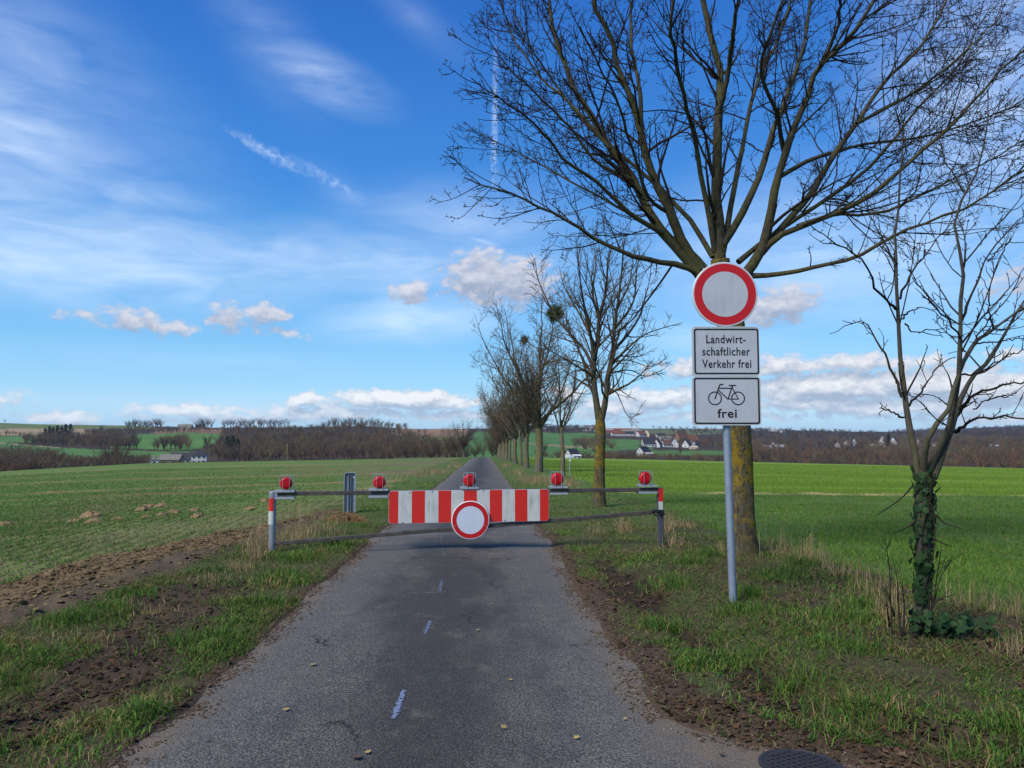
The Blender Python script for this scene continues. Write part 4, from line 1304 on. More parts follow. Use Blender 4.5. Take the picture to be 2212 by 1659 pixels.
for i in range(len(LP)):
    V, q = tubes(LP[i:i + 1], knobbly(LP[i:i + 1], LR[i:i + 1], .05, rg), 9)
    link('limb', mesh_data('limb', V, [q], M_LIMB, True), maple)
ctr = np.array([0, 0, 3.0])
B1, R1, _ = shoots(LP, LR, rg, .165, .10, (38, 13), (.30, .10), 2.6, .30, .10, 7, .42, .0035, .0055, .5, centre=ctr, out=.5, bias=.62)
B2, R2, _ = shoots(B1, R1, rg, .165, .15, (44, 14), (.42, .12), 1.1, .34, .20, 6, .6, .0026, .0038, .18, bias=.75)
B2b, R2b, _ = shoots(LP, LR, rg, .34, .2, (58, 16), (.08, .05), .7, .3, .15, 6, .3, .003, .0045, .2)
B2 = np.concatenate([B2, B2b]); R2 = np.concatenate([R2, R2b])
B3, R3, _ = shoots(B2, R2, rg, .115, .2, (48, 15), (.38, .12), .34, .40, .30, 4, .65, .0023, .0030, .05, tip_extra=1)
tp, td = twig_dirs(B3); tp2, td2 = twig_dirs(B2)
parts = [tubes(B1, R1, 5), tubes(B2, R2, 4), tubes(B3, R3, 3)]
V, F = merge(parts)
link('twigs', mesh_data('twigs', V, F, M_TWIG, True), maple, kind='stuff')
V, F = buds(np.concatenate([tp, tp2]), np.concatenate([td, td2]), rg, .012, 3, .022)
link('buds', mesh_data('buds', V, [F], M_BUD), maple, kind='stuff')
N_MAPLE = (len(B1), len(B2), len(B3))

# ------------------------------------------------------------------ young tree with ivy in the foreground
rg = np.random.default_rng(5)
iv0, _ = hit(1990, 1388); iv0 = iv0[0]; ID = float((iv0 - EYEP) @ FWD)
young = empty('young_tree', iv0, 0, label='slim bare young tree forking into several stems, its trunk wrapped in dark ivy', cat='tree')


def c7b(cx, cy, dd=0.0): return (1771 + cx * .5208, 518.4 + cy * .5208, ID + dd)


tp_ = [np.array([0, 0, -.1])] + [at(*c7b(x, y)) - iv0 for x, y in ((420, 1640), (424, 1500), (428, 1350), (430, 1200), (432, 1060), (432, 985), (430, 950))]
V, q = trunk_mesh(tp_, [.070, .060, .054, .052, .056, .068, .070, .035], 12, rg, .05, .04)
link('trunk', mesh_data('trunk', V, [q], M_STEM, True), young)
ST = [
    ([(405, 990, 0), (388, 850, .05), (365, 740, .1), (347, 600, .1), (335, 480, .1), (326, 330, .1), (318, 200, .05), (320, 0, 0), (330, -250, -.1), (350, -420, -.2), (335, -560, -.3)], .047, .004),
    ([(425, 970, 0), (440, 860, -.1), (480, 770, -.15), (530, 710, -.1), (560, 600, -.1), (600, 500, 0), (640, 430, .1), (720, 370, .3), (900, 240, .5)], .043, .010),
    ([(470, 985, 0), (520, 850, .05), (560, 740, .1), (600, 620, .15), (640, 560, .2), (720, 470, .35), (790, 340, .5), (880, 200, .6)], .050, .010),
    ([(450, 960, 0), (500, 850, 0), (540, 740, 0), (570, 620, -.05), (580, 450, -.1), (590, 300, -.1), (597, 150, -.15), (580, 20, -.2), (560, -80, -.2), (640, -270, -.3), (690, -440, -.4), (700, -620, -.5)], .045, .004),
    ([(565, 800, .1), (600, 765, -.1), (650, 742, -.3), (740, 732, -.5), (870, 745, -.8)], .022, .008),
    ([(585, 690, .1), (650, 640, -.1), (760, 605, -.35), (880, 580, -.6)], .022, .007),
    ([(340, 650, .1), (310, 570, .2), (280, 490, .3), (220, 400, .4), (190, 345, .45), (150, 340, .5), (95, 368, .55), (40, 390, .6)], .021, .004),
    ([(318, 290, .1), (280, 250, -.1), (235, 200, -.2), (210, 140, -.3), (170, 80, -.35), (60, 10, -.5), (-40, -60, -.7)], .020, .004),
    ([(330, 240, .1), (380, 140, .3), (440, 60, .5), (500, -20, .7), (600, -120, .9)], .016, .004),
    ([(347, 735, .1), (300, 715, 0), (250, 697, -.1)], .014, .007),
    ([(340, 330, .1), (400, 285, -.2), (460, 290, -.3), (520, 330, -.4), (560, 350, -.45)], .011, .003),
    ([(372, 690, .1), (440, 600, .2), (500, 520, .3), (560, 485, .35)], .015, .005),
    ([(595, 430, 0), (545, 345, -.3), (470, 270, -.5), (410, 190, -.7), (360, 120, -.9)], .014, .004),
    ([(590, 330, -.1), (640, 200, .2), (690, 80, .4), (800, -60, .5), (880, -120, .6)], .020, .005),
    ([(700, 90, .4), (760, 20, .3), (880, 10, .2)], .010, .004), ([(650, 430, .2), (740, 420, .1), (870, 400, -.1)], .012, .005),
    ([(720, 370, .3), (700, 250, .1), (730, 120, 0), (790, -20, -.1)], .012, .004), ([(350, 350, .1), (390, 380, 0), (470, 375, -.2), (560, 400, -.3)], .011, .004),
    ([(526, 770, 0), (470, 730, -.3), (400, 660, -.4), (360, 640, -.4)], .010, .004), ([(535, 690, 0), (480, 650, .2), (440, 640, .3), (380, 660, .3)], .009, .004),
    ([(320, 100, 0), (260, 0, .2), (200, -120, .4), (130, -260, .5)], .013, .004), ([(325, -120, 0), (400, -220, -.2), (430, -380, -.4)], .012, .004),
    ([(600, -200, -.2), (520, -330, 0), (480, -470, .2)], .012, .004), ([(590, 560, 0), (680, 540, -.3), (790, 470, -.5), (880, 450, -.7)], .013, .005),
    ([(640, 700, -.05), (700, 660, .2), (800, 640, .3), (870, 560, .4)], .010, .004), ([(610, 480, .1), (700, 330, .4), (780, 240, .6), (870, 60, .7)], .013, .004),
]
lines = [([c7b(*p) for p in pts], r0 * .66, r1 * .7) for pts, r0, r1 in ST]
SP, SR = to_limbs(lines, iv0, 16)
SP = SP + rg.normal(0, .006, SP.shape)
for i in range(len(SP)):
    V, q = tubes(SP[i:i + 1], knobbly(SP[i:i + 1], SR[i:i + 1], .07, rg), 8 if SR[i, 0] > .015 else 6)
    link('stem' if SR[i, 0] > .022 else 'branch', mesh_data('stem', V, [q], M_STEM if SR[i, 0] > .022 else M_TWIG, True), young)
Y2, YR2, _ = shoots(SP, SR, rg, .19, .18, (40, 12), (.24, .10), .8, .65, .12, 6, .5, .0024, .0036, .10)
Y3, YR3, _ = shoots(np.concatenate([Y2]), np.concatenate([YR2]), rg, .14, .25, (45, 14), (.32, .12), .16, .3, .2, 4, .7, .0026, .0034, .03)
# short spurs sitting on the branches
Y4, YR4, _ = shoots(SP[4:], SR[4:], rg, .12, .1, (60, 14), (.035, .015), .06, .3, .2, 4, .5, .003, .004, .02)
V, F = merge([tubes(Y2, YR2, 4), tubes(Y3, YR3, 3), tubes(Y4, YR4, 3)])
link('twigs', mesh_data('twigs', V, F, M_TWIG, True), young, kind='stuff')
a_, d_ = twig_dirs(Y3); a2, d2_ = twig_dirs(Y2); a3, d3 = twig_dirs(Y4)
V, F = buds(np.concatenate([a_, a2, a3]), np.concatenate([d_, d2_, d3]), rg, .010, 1, .004)
link('buds', mesh_data('buds', V, [F], M_BUD), young, kind='stuff')

# shoots sprouting round its foot
SH = [[(300, 1640), (292, 1450), (285, 1330), (268, 1240)], [(335, 1640), (325, 1500), (318, 1390), (300, 1320)], [(345, 1650), (350, 1520), (340, 1420)], [(290, 1600), (270, 1480), (255, 1420)],
      [(435, 1640), (470, 1500), (488, 1380), (505, 1270)], [(440, 1620), (480, 1480), (500, 1400), (540, 1340)], [(440, 1560), (480, 1500), (560, 1470)], [(430, 1610), (500, 1570), (570, 1530)], [(310, 1560), (290, 1470), (300, 1400)]]
shr = empty('sucker_shoots', iv0 + np.array([-.05, -.12, 0]), 0, label='thin brown upright suckers sprouting around the foot of the ivy tree', cat='shoots')
o_ = iv0 + np.array([-.05, -.12, 0])
lines = [([c7b(x, y, -.15 + .2 * rg.random()) for x, y in pts], .006 + .004 * rg.random(), .0025) for pts in SH]
QP, QR = to_limbs(lines, o_, 10)
for i in range(len(QP)):
    V, q = tubes(QP[i:i + 1], knobbly(QP[i:i + 1], QR[i:i + 1], .08, rg), 6); link('shoot', mesh_data('shoot', V, [q], M_TWIG, True), shr)
Q2, QR2, _ = shoots(QP, QR, rg, .10, .3, (42, 14), (.30, .1), .3, .3, .16, 5, .6, .002, .0028, .06)
Q3, QR3, _ = shoots(Q2, QR2, rg, .1, .3, (42, 14), (.4, .1), .12, .3, .16, 4, .6, .0018, .0022, .03)
V, F = merge([tubes(Q2, QR2, 4), tubes(Q3, QR3, 3)]); link('twigs', mesh_data('twigs', V, F, M_TWIG, True), shr, kind='stuff')

# ivy: every leaf a five-lobed blade
rg = np.random.default_rng(9)
ivy = empty('ivy', iv0, 0, label='dark green ivy climbing the young tree and spreading over the ground at its foot', cat='ivy')
M_IVY = [mat('ivy leaf dark', (.013, .031, .012), .5, 0, .06, .4, 30, (.020, .044, .014)), mat('ivy leaf mid', (.022, .050, .018), .5, 0, .06, .4, 30, (.030, .062, .020)), mat('ivy leaf grey', (.028, .060, .020), .5, 0, .06, .4, 30, (.036, .064, .032))]
out5 = [(0, -.42), (.30, -.52), (.52, -.18), (.34, .02), (.50, .34), (.20, .34), (0, .72), (-.20, .34), (-.50, .34), (-.34, .02), (-.52, -.18), (-.30, -.52)]


def ivy_mesh(m_, cup):
    V = [(0, -.05, 0)] + [(x, y, -cup * (x * x * 1.2 + max(y, 0) ** 2 * .8) - .02 * (i % 2)) for i, (x, y) in enumerate(out5)]
    F = np.array([(0, 1 + i, 1 + (i + 1) % 12) for i in range(12)])
    return mesh_data('leaf', np.array(V), [F], m_, False)


IVM = [ivy_mesh(m_, c_) for m_, c_ in ((M_IVY[0], .35), (M_IVY[1], .2), (M_IVY[2], .3), (M_IVY[0], .1), (M_IVY[1], .45))]
TPs = resample(tp_, 40)
placed = []
for i in range(475):
    if i < 400:
        k = int(np.clip(rg.beta(1.15, 1.0) * 37 + 2, 2, 38)); zf = k / 39
        if .22 < zf < .33 and rg.random() < .7: continue
        if .50 < zf < .62 and rg.random() < .5: continue
        a = rg.uniform(0, 2 * math.pi) if rg.random() < .35 else rg.normal(-math.pi / 2 - .35, .95)
        r_ = .058 + .02 * rg.random() + .035 * rg.random() ** 3
        n_ = np.array([math.cos(a), math.sin(a), .15 + .3 * rg.normal()])
        p = TPs[k] + np.array([math.cos(a) * r_, math.sin(a) * r_, rg.normal(0, .02)])
        s = rg.uniform(.024, .062)
    else:
        rad_ = rg.random() ** .7; a = rg.uniform(-2.3, .7) if i < 455 else rg.uniform(-3.1, -1.8)
        p = np.array([.16 + .36 * rad_ * math.cos(a), -.10 + .26 * rad_ * math.sin(a), .04 + .10 * rg.random()])
        n_ = np.array([rg.normal(0, .6), rg.normal(-.5, .5), .8]); s = rg.uniform(.038, .085)
        p[2] += .045 * max(0., rg.normal()) + float(H(iv0[0] + p[0], iv0[1] + p[1]) - iv0[2])
    placed.append((s, p, n_))
placed.sort(key=lambda q_: -q_[0])
rest = []
for i, (s, p, n_) in enumerate(placed):
    z = Vector(n_).normalized(); dn = Vector((rg.normal(0, .35), rg.normal(0, .35), -1)); y = (dn - z * dn.dot(z)).normalized(); x = y.cross(z)
    M_ = Matrix((x, y, z)).transposed()
    if i < 290:
        o = link('leaf', IVM[i % 5], ivy); o.matrix_local = Matrix.Translation(Vector(p)) @ M_.to_4x4() @ Matrix.Scale(float(s) * 1.05, 4)
    else:
        me = IVM[i % 5]; co = np.array([v.co for v in me.vertices]) * s * 1.05
        rest.append((co @ np.array(M_).T + p, np.array([(0, 1 + j, 1 + (j + 1) % 12) for j in range(12)])))
V, F = merge(rest); link('small_leaves', mesh_data('small_leaves', V, F, M_IVY[0]), ivy, kind='stuff')
IV = [tubes((resample([TPs[2] + [0, -.06, 0], TPs[12] + [.03 * s_, -.075, 0], TPs[24] + [-.04 * s_, -.07, 0], TPs[37] + [.03 * s_, -.08, 0]], 14) + rg.normal(0, .006, (14, 3)))[None], np.full((1, 14), .006), 5) for s_ in (-1.3, .3, 1.3)]
V, F = merge(IV); link('vines', mesh_data('vines', V, F, M_TWIG, True), ivy, kind='stuff')
# low side twigs with a few leaves
low = [[(388, 1015, -.02), (350, 1060, -.1), (300, 1100, -.2), (240, 1138, -.3)], [(392, 1170, 0), (350, 1200, -.1), (298, 1218, -.2)], [(480, 1140, 0), (520, 1175, -.1), (590, 1198, -.15)], [(475, 1240, 0), (510, 1258, -.1), (548, 1272, -.1)], [(480, 1045, 0), (503, 1025, -.05)]]
lines = [([c7b(*p) for p in pts], .008, .003) for pts in low]
QP, QR = to_limbs(lines, iv0, 8)
V, F = merge([tubes(QP, QR, 5)]); link('low_twigs', mesh_data('low_twigs', V, F, M_TWIG, True), young, kind='stuff')

ORD = 'first second third fourth fifth sixth seventh eighth ninth tenth eleventh twelfth thirteenth fourteenth fifteenth sixteenth seventeenth eighteenth nineteenth twentieth'.split()
ORD += ['twenty-' + o_ for o_ in ORD[:9]] + ['thirtieth']


# ================================================================== the avenue of roadside trees


def c8(cx, cy): return 1002.5 + cx * .3647, 449.3 + cy * .3647


rg = np.random.default_rng(31)
t20, _ = hit(1295, 1096); t20 = t20[0]; TD = float((t20 - EYEP) @ FWD)
lin = empty('roadside_tree', t20, 0, label='tall slender bare tree with two leaders and yellow lichen trunk just beyond the barrier', cat='tree', group='avenue of bare roadside trees')
T8 = [
    ([(800, 1250), (785, 1160), (770, 1050), (770, 900), (790, 800), (800, 650), (840, 500), (850, 350), (880, 200)], .105, .014, .2),
    ([(812, 1250), (835, 1160), (852, 1000), (880, 850), (890, 700), (920, 500), (940, 300), (950, 180)], .095, .012, -.4),
    ([(768, 965), (720, 850), (640, 760), (540, 640), (480, 520), (440, 430), (420, 300)], .050, .007, .5),
    ([(770, 890), (740, 700), (700, 520), (680, 350), (665, 180)], .055, .008, -.9),
    ([(880, 850), (960, 760), (1040, 640), (1080, 500), (1110, 380)], .048, .007, .7),
    ([(855, 950), (950, 850), (1070, 750), (1180, 710), (1290, 680)], .040, .006, -.5),
    ([(845, 1060), (900, 1090), (930, 1150), (980, 1240), (1040, 1215)], .022, .004, -.8),
    ([(772, 1010), (690, 960), (600, 1000), (560, 1070)], .026, .004, .6),
    ([(862, 920), (960, 900), (1100, 940), (1170, 915)], .026, .005, -1.2),
    ([(785, 830), (690, 640), (600, 480), (560, 340)], .040, .006, 1.4), ([(890, 720), (1000, 560), (1020, 400), (1040, 260)], .040, .006, -1.3),
    ([(800, 660), (760, 500), (780, 330), (760, 160)], .038, .006, 1.0), ([(775, 1000), (660, 930), (520, 850), (420, 780)], .030, .005, -.9),
    ([(860, 980), (980, 960), (1080, 1000), (1140, 970)], .026, .004, 1.1), ([(905, 600), (980, 440), (1000, 280)], .034, .006, .8),
    ([(780, 950), (640, 900), (560, 900), (480, 860)], .026, .004, 1.3),
]
lines = []
for pts, r0, r1, de in T8:
    n_ = len(pts); lines.append(([(*c8(x, y), TD + de * (i / (n_ - 1)) ** 1.2) for i, (x, y) in enumerate(pts)], r0, r1))
LP, LR = to_limbs(lines, t20, 14)
tr = [np.array([0, 0, -.1])] + [at(*c8(x, y), TD) - t20 for x, y in ((802, 1770), (800, 1650), (803, 1500), (808, 1350), (806, 1260), (806, 1200))]
V, q = trunk_mesh(tr, [.17, .155, .14, .128, .125, .13, .09], 16, rg, .03, .05)
link('trunk', mesh_data('trunk', V, [q], M_TRUNK, True), lin)
for i in range(len(LP)):
    V, q = tubes(LP[i:i + 1], knobbly(LP[i:i + 1], LR[i:i + 1], .04, rg), 6); link('limb', mesh_data('limb', V, [q], M_TRUNK3 if i < 6 else M_LIMB, True), lin)
B1, R1, _ = shoots(LP, LR, rg, .155, .10, (40, 12), (.33, .10), 2.0, .35, .10, 6, .55, .004, .006, .35, centre=np.array([0, 0, 3.]), out=.4)
B2, R2, _ = shoots(B1, R1, rg, .14, .15, (44, 14), (.40, .12), .9, .35, .14, 5, .6, .0035, .0045, .15)
B3, R3, _ = shoots(B2, R2, rg, .17, .2, (45, 14), (.42, .12), .34, .3, .18, 3, .6, .003, .0036, .08)
V, F = merge([tubes(B1, R1, 4), tubes(B2, R2, 3), tubes(B3, R3, 3)])
link('twigs', mesh_data('twigs', V, F, M_TWIG2, True), lin, kind='stuff')


def vase_tree(seed, h, fork_h, r_tr, n_l, wide, dense=1.3, lean=0.0, mat_t=None, lv3=True):
    """bare avenue tree: trunk, ascending limbs, branches and twigs; returns (trunk mesh, limbs mesh list, twigs mesh)"""
    rg = np.random.default_rng(seed)
    kink = rg.normal(0, .05, 2)
    tl_ = [np.array(p, float) for p in ((0, 0, -.25), (0, 0, .1), (kink[0] + lean * .3, kink[1], fork_h * .45), (lean, kink[1] * .3, fork_h), (lean, 0, fork_h + .4))]
    V, q_ = trunk_mesh(tl_, [r_tr * 1.15, r_tr * 1.05, r_tr * .9, r_tr * .95, r_tr * .6], 10, rg, .04, r_tr * .4)
    mt = mesh_data('trunk', V, [q_], mat_t or M_TRUNK2, True)
    ln, ra = [], []
    for i in range(n_l):
        a = 2 * math.pi * (i + rg.uniform(-.3, .3)) / n_l * 1.0
        up_ = rg.uniform(.75, 1.0) if i else 1.0
        sp_ = wide * rg.uniform(.55, 1.05) if i else .3
        if i >= n_l * .6: up_ *= .62
        z0 = fork_h + rg.uniform(-.25, .35)
        e = np.array([lean + sp_ * math.cos(a), sp_ * math.sin(a), z0 + (h - z0) * up_])
        m1 = np.array([lean + sp_ * .42 * math.cos(a + .2), sp_ * .42 * math.sin(a + .2), z0 + (h - z0) * up_ * .34])
        m2 = np.array([lean + sp_ * .78 * math.cos(a), sp_ * .78 * math.sin(a), z0 + (h - z0) * up_ * .68])
        ln.append(resample([np.array([lean, 0, z0 - .15]), m1, m2, e], 12) + rg.normal(0, .03, (12, 3))); r0 = r_tr * rg.uniform(.42, .58)
        ra.append(r0 + (.008 - r0) * np.linspace(0, 1, 12) ** .8)
    LP, LR = np.array(ln), np.array(ra)
    lm = [mesh_data('limb', *[(lambda v, f: (v, [f]))(*tubes(LP[i:i + 1], LR[i:i + 1], 6))][0], M_TRUNK3, True) for i in range(n_l)]
    B1, R1, _ = shoots(LP, LR, rg, .34 / dense, .1, (40, 12), (.30, .1), 2.6, .4, .12, 5, .5, .005, .008, .4)
    B2, R2, _ = shoots(B1, R1, rg, .24 / dense, .15, (44, 14), (.42, .12), 1.2, .3, .15, 4, .6, .005, .0065, .2)
    parts = [tubes(B1, R1, 4), tubes(B2, R2, 3)]
    if lv3:
        B3, R3, _ = shoots(B2, R2, rg, .22 / dense, .2, (46, 14), (.45, .12), .55, .3, .18, 3, .6, .0045, .0055, .14); parts.append(tubes(B3, R3, 3))
    V, F = merge(parts)
    return mt, lm, mesh_data('twigs', V, F, M_TWIG2, True)


KINDS = {
    'thin': vase_tree(41, 8.2, 2.6, .13, 6, 2.2, 1.2, .10),
    'stout': vase_tree(42, 10.0, 2.5, .215, 8, 3.6, 1.4),
    'round': vase_tree(43, 8.8, 2.3, .175, 8, 3.6, 1.4),
    'wide': vase_tree(44, 9.2, 2.4, .19, 9, 4.2, 1.25),
    'upright': vase_tree(45, 9.0, 2.7, .165, 7, 3.0, 1.3),
}


def plant_tree(kind, x, y, rz, s, label, group, name='roadside_tree'):
    mt, lm, tw = KINDS[kind]
    o = empty(name, (x, y, float(H(x, y)) - .02), rz, label=label, cat='tree', group=group)
    o.scale = (s, s, s)
    link('trunk', mt, o)
    for m_ in lm: link('limb', m_, o)
    link('twigs', tw, o, kind='stuff')
    return o


AV = 'avenue of bare roadside trees'
plant_tree('thin', 4.1, 40, 2.2, .92, 'thin crooked leaning tree just behind the small sign pole, second beyond the barrier', AV)
mtree = plant_tree('stout', 3.5, 49, .6, 1.2, 'stout avenue tree bearing a dark round mistletoe ball high in its crown', AV)
plant_tree('round', 3.35, 60, 1.9, 1.14, 'avenue tree with orange tinged trunk standing next after the mistletoe tree', AV)
row = [('thin', 3.3, 68), ('wide', 3.2, 76), ('round', 3.3, 86), ('upright', 3.2, 96), ('stout', 3.3, 104), ('wide', 3.2, 113), ('round', 3.25, 121), ('upright', 3.2, 129), ('wide', 3.3, 137), ('round', 3.2, 146), ('stout', 3.3, 157), ('upright', 3.2, 168), ('wide', 3.2, 182)]
ord_ = ['thinnest trunk in the receding avenue, between two stout ones', 'fourth stout avenue tree beyond the barrier, wide brown crown over the road', 'fifth stout avenue tree beyond the barrier with broad crown',
        'sixth stout avenue tree beyond the barrier', 'seventh stout avenue tree beyond the barrier', 'eighth stout avenue tree beyond the barrier']
for i, (k_, x, y) in enumerate(row):
    plant_tree(k_, x + rg.normal(0, .1), y, rg.uniform(0, 6), rg.uniform(.98, 1.14), ord_[i] if i < len(ord_) else ORD[i + 3] + ' avenue tree counted from the barrier, in the close line far along the road', AV)
for i, y in enumerate((172, 184, 197, 211, 226, 242, 258, 276, 296, 318, 342, 368)):
    plant_tree(['round', 'wide', 'upright'][i % 3], -4.4 - .19 * (y - 172) * (1 + .0015 * (y - 172)) + rg.normal(0, .2), y, rg.uniform(0, 6), rg.uniform(.85, 1.05), ORD[i] + ' small bare tree from the barrier in the field side row at the road dip', 'bare trees lining the far dip of the road')
for i, y in enumerate((200, 220, 240, 262, 286, 312, 340, 370)):
    plant_tree(['wide', 'round', 'upright'][i % 3], 3.2 - .13 * max(0, y - 215), y, rg.uniform(0, 6), .95, ORD[i + 16] + ' avenue tree counted from the barrier, where the road dips out of sight', AV)

# mistletoe
bx = at(1199, 678, 49.6)
mis = empty('mistletoe', bx, 0, label='dark round mistletoe ball hanging high in the stout avenue tree', cat='mistletoe')
rgm = np.random.default_rng(3)


def mistle(seed, rad, n, parent_name, parent):
    rgm = np.random.default_rng(seed)
    d = rgm.normal(size=(n, 3)); d /= np.linalg.norm(d, axis=1, keepdims=True)
    P_ = d[:, None] * (rad * np.linspace(.05, 1, 4))[None, :, None] * rgm.uniform(.6, 1.05, (n, 1, 1)) + rgm.normal(0, .04, (n, 4, 3)) * rad
    parts = [tubes(P_, np.broadcast_to(np.array([.02, .014, .010, .007]), (n, 4)) * rad / .5, 3)]
    V, F = merge(parts); link('stems', mesh_data('stems', V, F, mat('mistletoe stem', (.050, .055, .022)), False), parent, kind='stuff')
    m_ = n * 9; c = (P_[np.repeat(np.arange(n), 9), rgm.integers(1, 4, m_)] + rgm.normal(0, .11 * rad, (m_, 3)))
    u = rgm.normal(size=(m_, 3)); u /= np.linalg.norm(u, axis=1, keepdims=True); v = np.cross(u, rgm.normal(size=(m_, 3))); v /= np.linalg.norm(v, axis=1, keepdims=True)
    s = rad * .14
    V = np.stack([c - u * s, c + v * s * .4, c + u * s, c - v * s * .4], 1).reshape(-1, 3)
    link('foliage', mesh_data('foliage', V, [np.arange(m_ * 4).reshape(-1, 4)], mat('mistletoe leaf', (.050, .068, .020), .7), False), parent, kind='stuff')


mistle(3, .58, 230, 'mistletoe', mis)
m2_ = empty('mistletoe', at(1132, 735, 62), 0, label='smaller mistletoe ball in the crown of the tree beyond the stout one', cat='mistletoe'); mistle(4, .42, 120, 'mistletoe', m2_)

# ================================================================== far woods, hedges and single trees


def far_tree_mesh(name, seed, h=1.0, w_=.36, fork=.28, n_l=9, n_b=60, n_t=220, tw_=.006, tm=None, bushy=False):
    """bare tree for the distance, one unit high: trunk and limbs as tubes, branches and twigs as slender blades"""
    rg = np.random.default_rng(seed)
    ln = []; ra = []
    for i in range(n_l):
        a = 2 * math.pi * i / n_l + rg.uniform(-.4, .4); s = w_ * rg.uniform(.35, 1.0); u = rg.uniform(.62, 1.0)
        z0 = fork * rg.uniform(.7, 1.3) if not bushy else 0
        ln.append(np.array([(0, 0, z0), (s * .5 * math.cos(a), s * .5 * math.sin(a), z0 + (h - z0) * u * .45), (s * math.cos(a + .2), s * math.sin(a + .2), z0 + (h - z0) * u * .93)])); ra.append([.016, .010, .004])
    P_, R_ = np.array(ln), np.array(ra)
    V, q_ = tubes(P_, R_, 3); parts = [(V, q_)]
    if not bushy:
        parts.append(tubes(np.array([[(0, 0, -.03), (0, 0, fork * .6), (0, 0, fork * 1.35)]], float), np.array([[.028, .022, .016]]), 5))

    def blades_from(Pp, cnt, L0, L1, w0, spread_):
        k = rg.integers(0, len(Pp), cnt); n = Pp.shape[1]; t = rg.uniform(.25, 1.0, cnt) * (n - 1.001); i0 = t.astype(int); f = (t - i0)[:, None]
        p0 = Pp[k, i0] * (1 - f) + Pp[k, i0 + 1] * f
        d = Pp[k, i0 + 1] - Pp[k, i0]; d /= np.maximum(np.linalg.norm(d, axis=1, keepdims=True), 1e-6)
        d = d + rg.normal(0, spread_, (cnt, 3)) + np.array([0, 0, .15]); d /= np.linalg.norm(d, axis=1, keepdims=True)
        L_ = rg.uniform(L0, L1, (cnt, 1)); p2 = p0 + d * L_; pm = p0 + d * L_ * .5 + rg.normal(0, .012, (cnt, 3))
        s = np.cross(d, rg.normal(size=(cnt, 3))); s /= np.linalg.norm(s, axis=1, keepdims=True)
        V = np.stack([p0 - s * w0, p0 + s * w0, pm + s * w0 * .7, pm - s * w0 * .7, p2], 1).reshape(-1, 3)
        b_ = (np.arange(cnt) * 5)[:, None]
        return np.stack([p0, pm, p2], 1), (V, [b_ + np.array([0, 1, 2, 3]), b_ + np.array([3, 2, 4])])
    Pb, pb = blades_from(P_, n_b, .12, .30, tw_ * .9, .55); parts.append(pb)
    Pt, pt_ = blades_from(Pb, n_t, .07, .17, tw_ * .55, .65); parts.append(pt_)
    V, F = merge(parts)
    r_ = np.hypot(V[:, 0], V[:, 1])
    return V, F, tm


TREES = [far_tree_mesh('t', 50 + i, w_=[.34, .42, .28, .38][i], fork=[.28, .22, .32, .25][i]) for i in range(4)]
BUSH = [far_tree_mesh('b', 60 + i, w_=[.55, .7, .6][i], fork=.1, n_l=12, n_b=70, n_t=230, bushy=True, tw_=.008) for i in range(3)]
M_FAR = [mat('far twigs brown', (.072, .054, .042), .95, 0, .1), mat('far twigs grey', (.058, .050, .044), .95, 0, .1), mat('far twigs olive', (.105, .084, .044), .95, 0, .1), mat('far twigs russet', (.120, .074, .048), .95, 0, .1)]
TREE_ME = [[mesh_data('bare_tree', V, F, m_, False) for V, F, _ in TREES] for m_ in M_FAR[:3]]
BUSH_D = [far_tree_mesh('b', 80 + i, w_=[.62, .72, .66][i], fork=.1, n_l=22, n_b=260, n_t=1300, bushy=True, tw_=.007) for i in range(3)]
BUSH_ME = [[mesh_data('bush', V, F, m_, False) for V, F, _ in BUSH_D] for m_ in M_FAR]
MASS = mat('woodland twigs', (1, 1, 1), .95, 0, .1, tint=True)


def forest(name, pts, hts, wid, temps, seed, pal):
    """a wood that reads as one mass: many bare trees in one object"""
    rg = np.random.default_rng(seed); n = len(pts)
    tm = [mesh_data('wood_tree', V, F, mat('wood twigs %.3f %.3f %.3f' % c, c, .95, 0, .04), False) for c in pal for V, F, _ in temps]
    rot = np.c_[np.zeros(n), np.zeros(n), rg.uniform(0, 6.28, n)]
    return gn_instances(name, pts, rot, np.c_[hts * wid, hts * wid, hts], rg.integers(0, len(tm), n), tm, kind='stuff')


def scatter(poly, n, seed, rmin=246):
    """places on the land inside a survey outline"""
    rg = np.random.default_rng(seed)
    p = np.array(poly, float); lo, hi = p.min(0), p.max(0)
    q_ = rg.uniform(lo, hi, (n * 4, 2)); q_ = q_[inside(q_[:, 0], q_[:, 1], poly)][:n]
    P_, ok = hit(q_[:, 0], q_[:, 1], rmin, 5000, 500)
    return P_[ok]


BR = [(.135, .094, .060), (.105, .078, .054), (.165, .110, .064), (.120, .095, .058), (.170, .138, .062), (.165, .092, .054), (.085, .065, .050)]
BR2 = [(.085, .068, .044), (.078, .058, .044), (.070, .052, .040), (.095, .080, .045)]
rg = np.random.default_rng(77)


def wood(poly, n, h0, h1, seed, w0=1.0, pal=BR, temps=TREES, rmin=246):
    P_ = scatter(poly, n, seed, rmin); r_ = np.random.default_rng(seed)
    P_[:, 2] -= .4
    return P_, r_.uniform(h0, h1, len(P_)), np.full(len(P_), w0) * r_.uniform(.85, 1.2, len(P_))


def together(*ws): return [np.concatenate(x) for x in zip(*ws)]


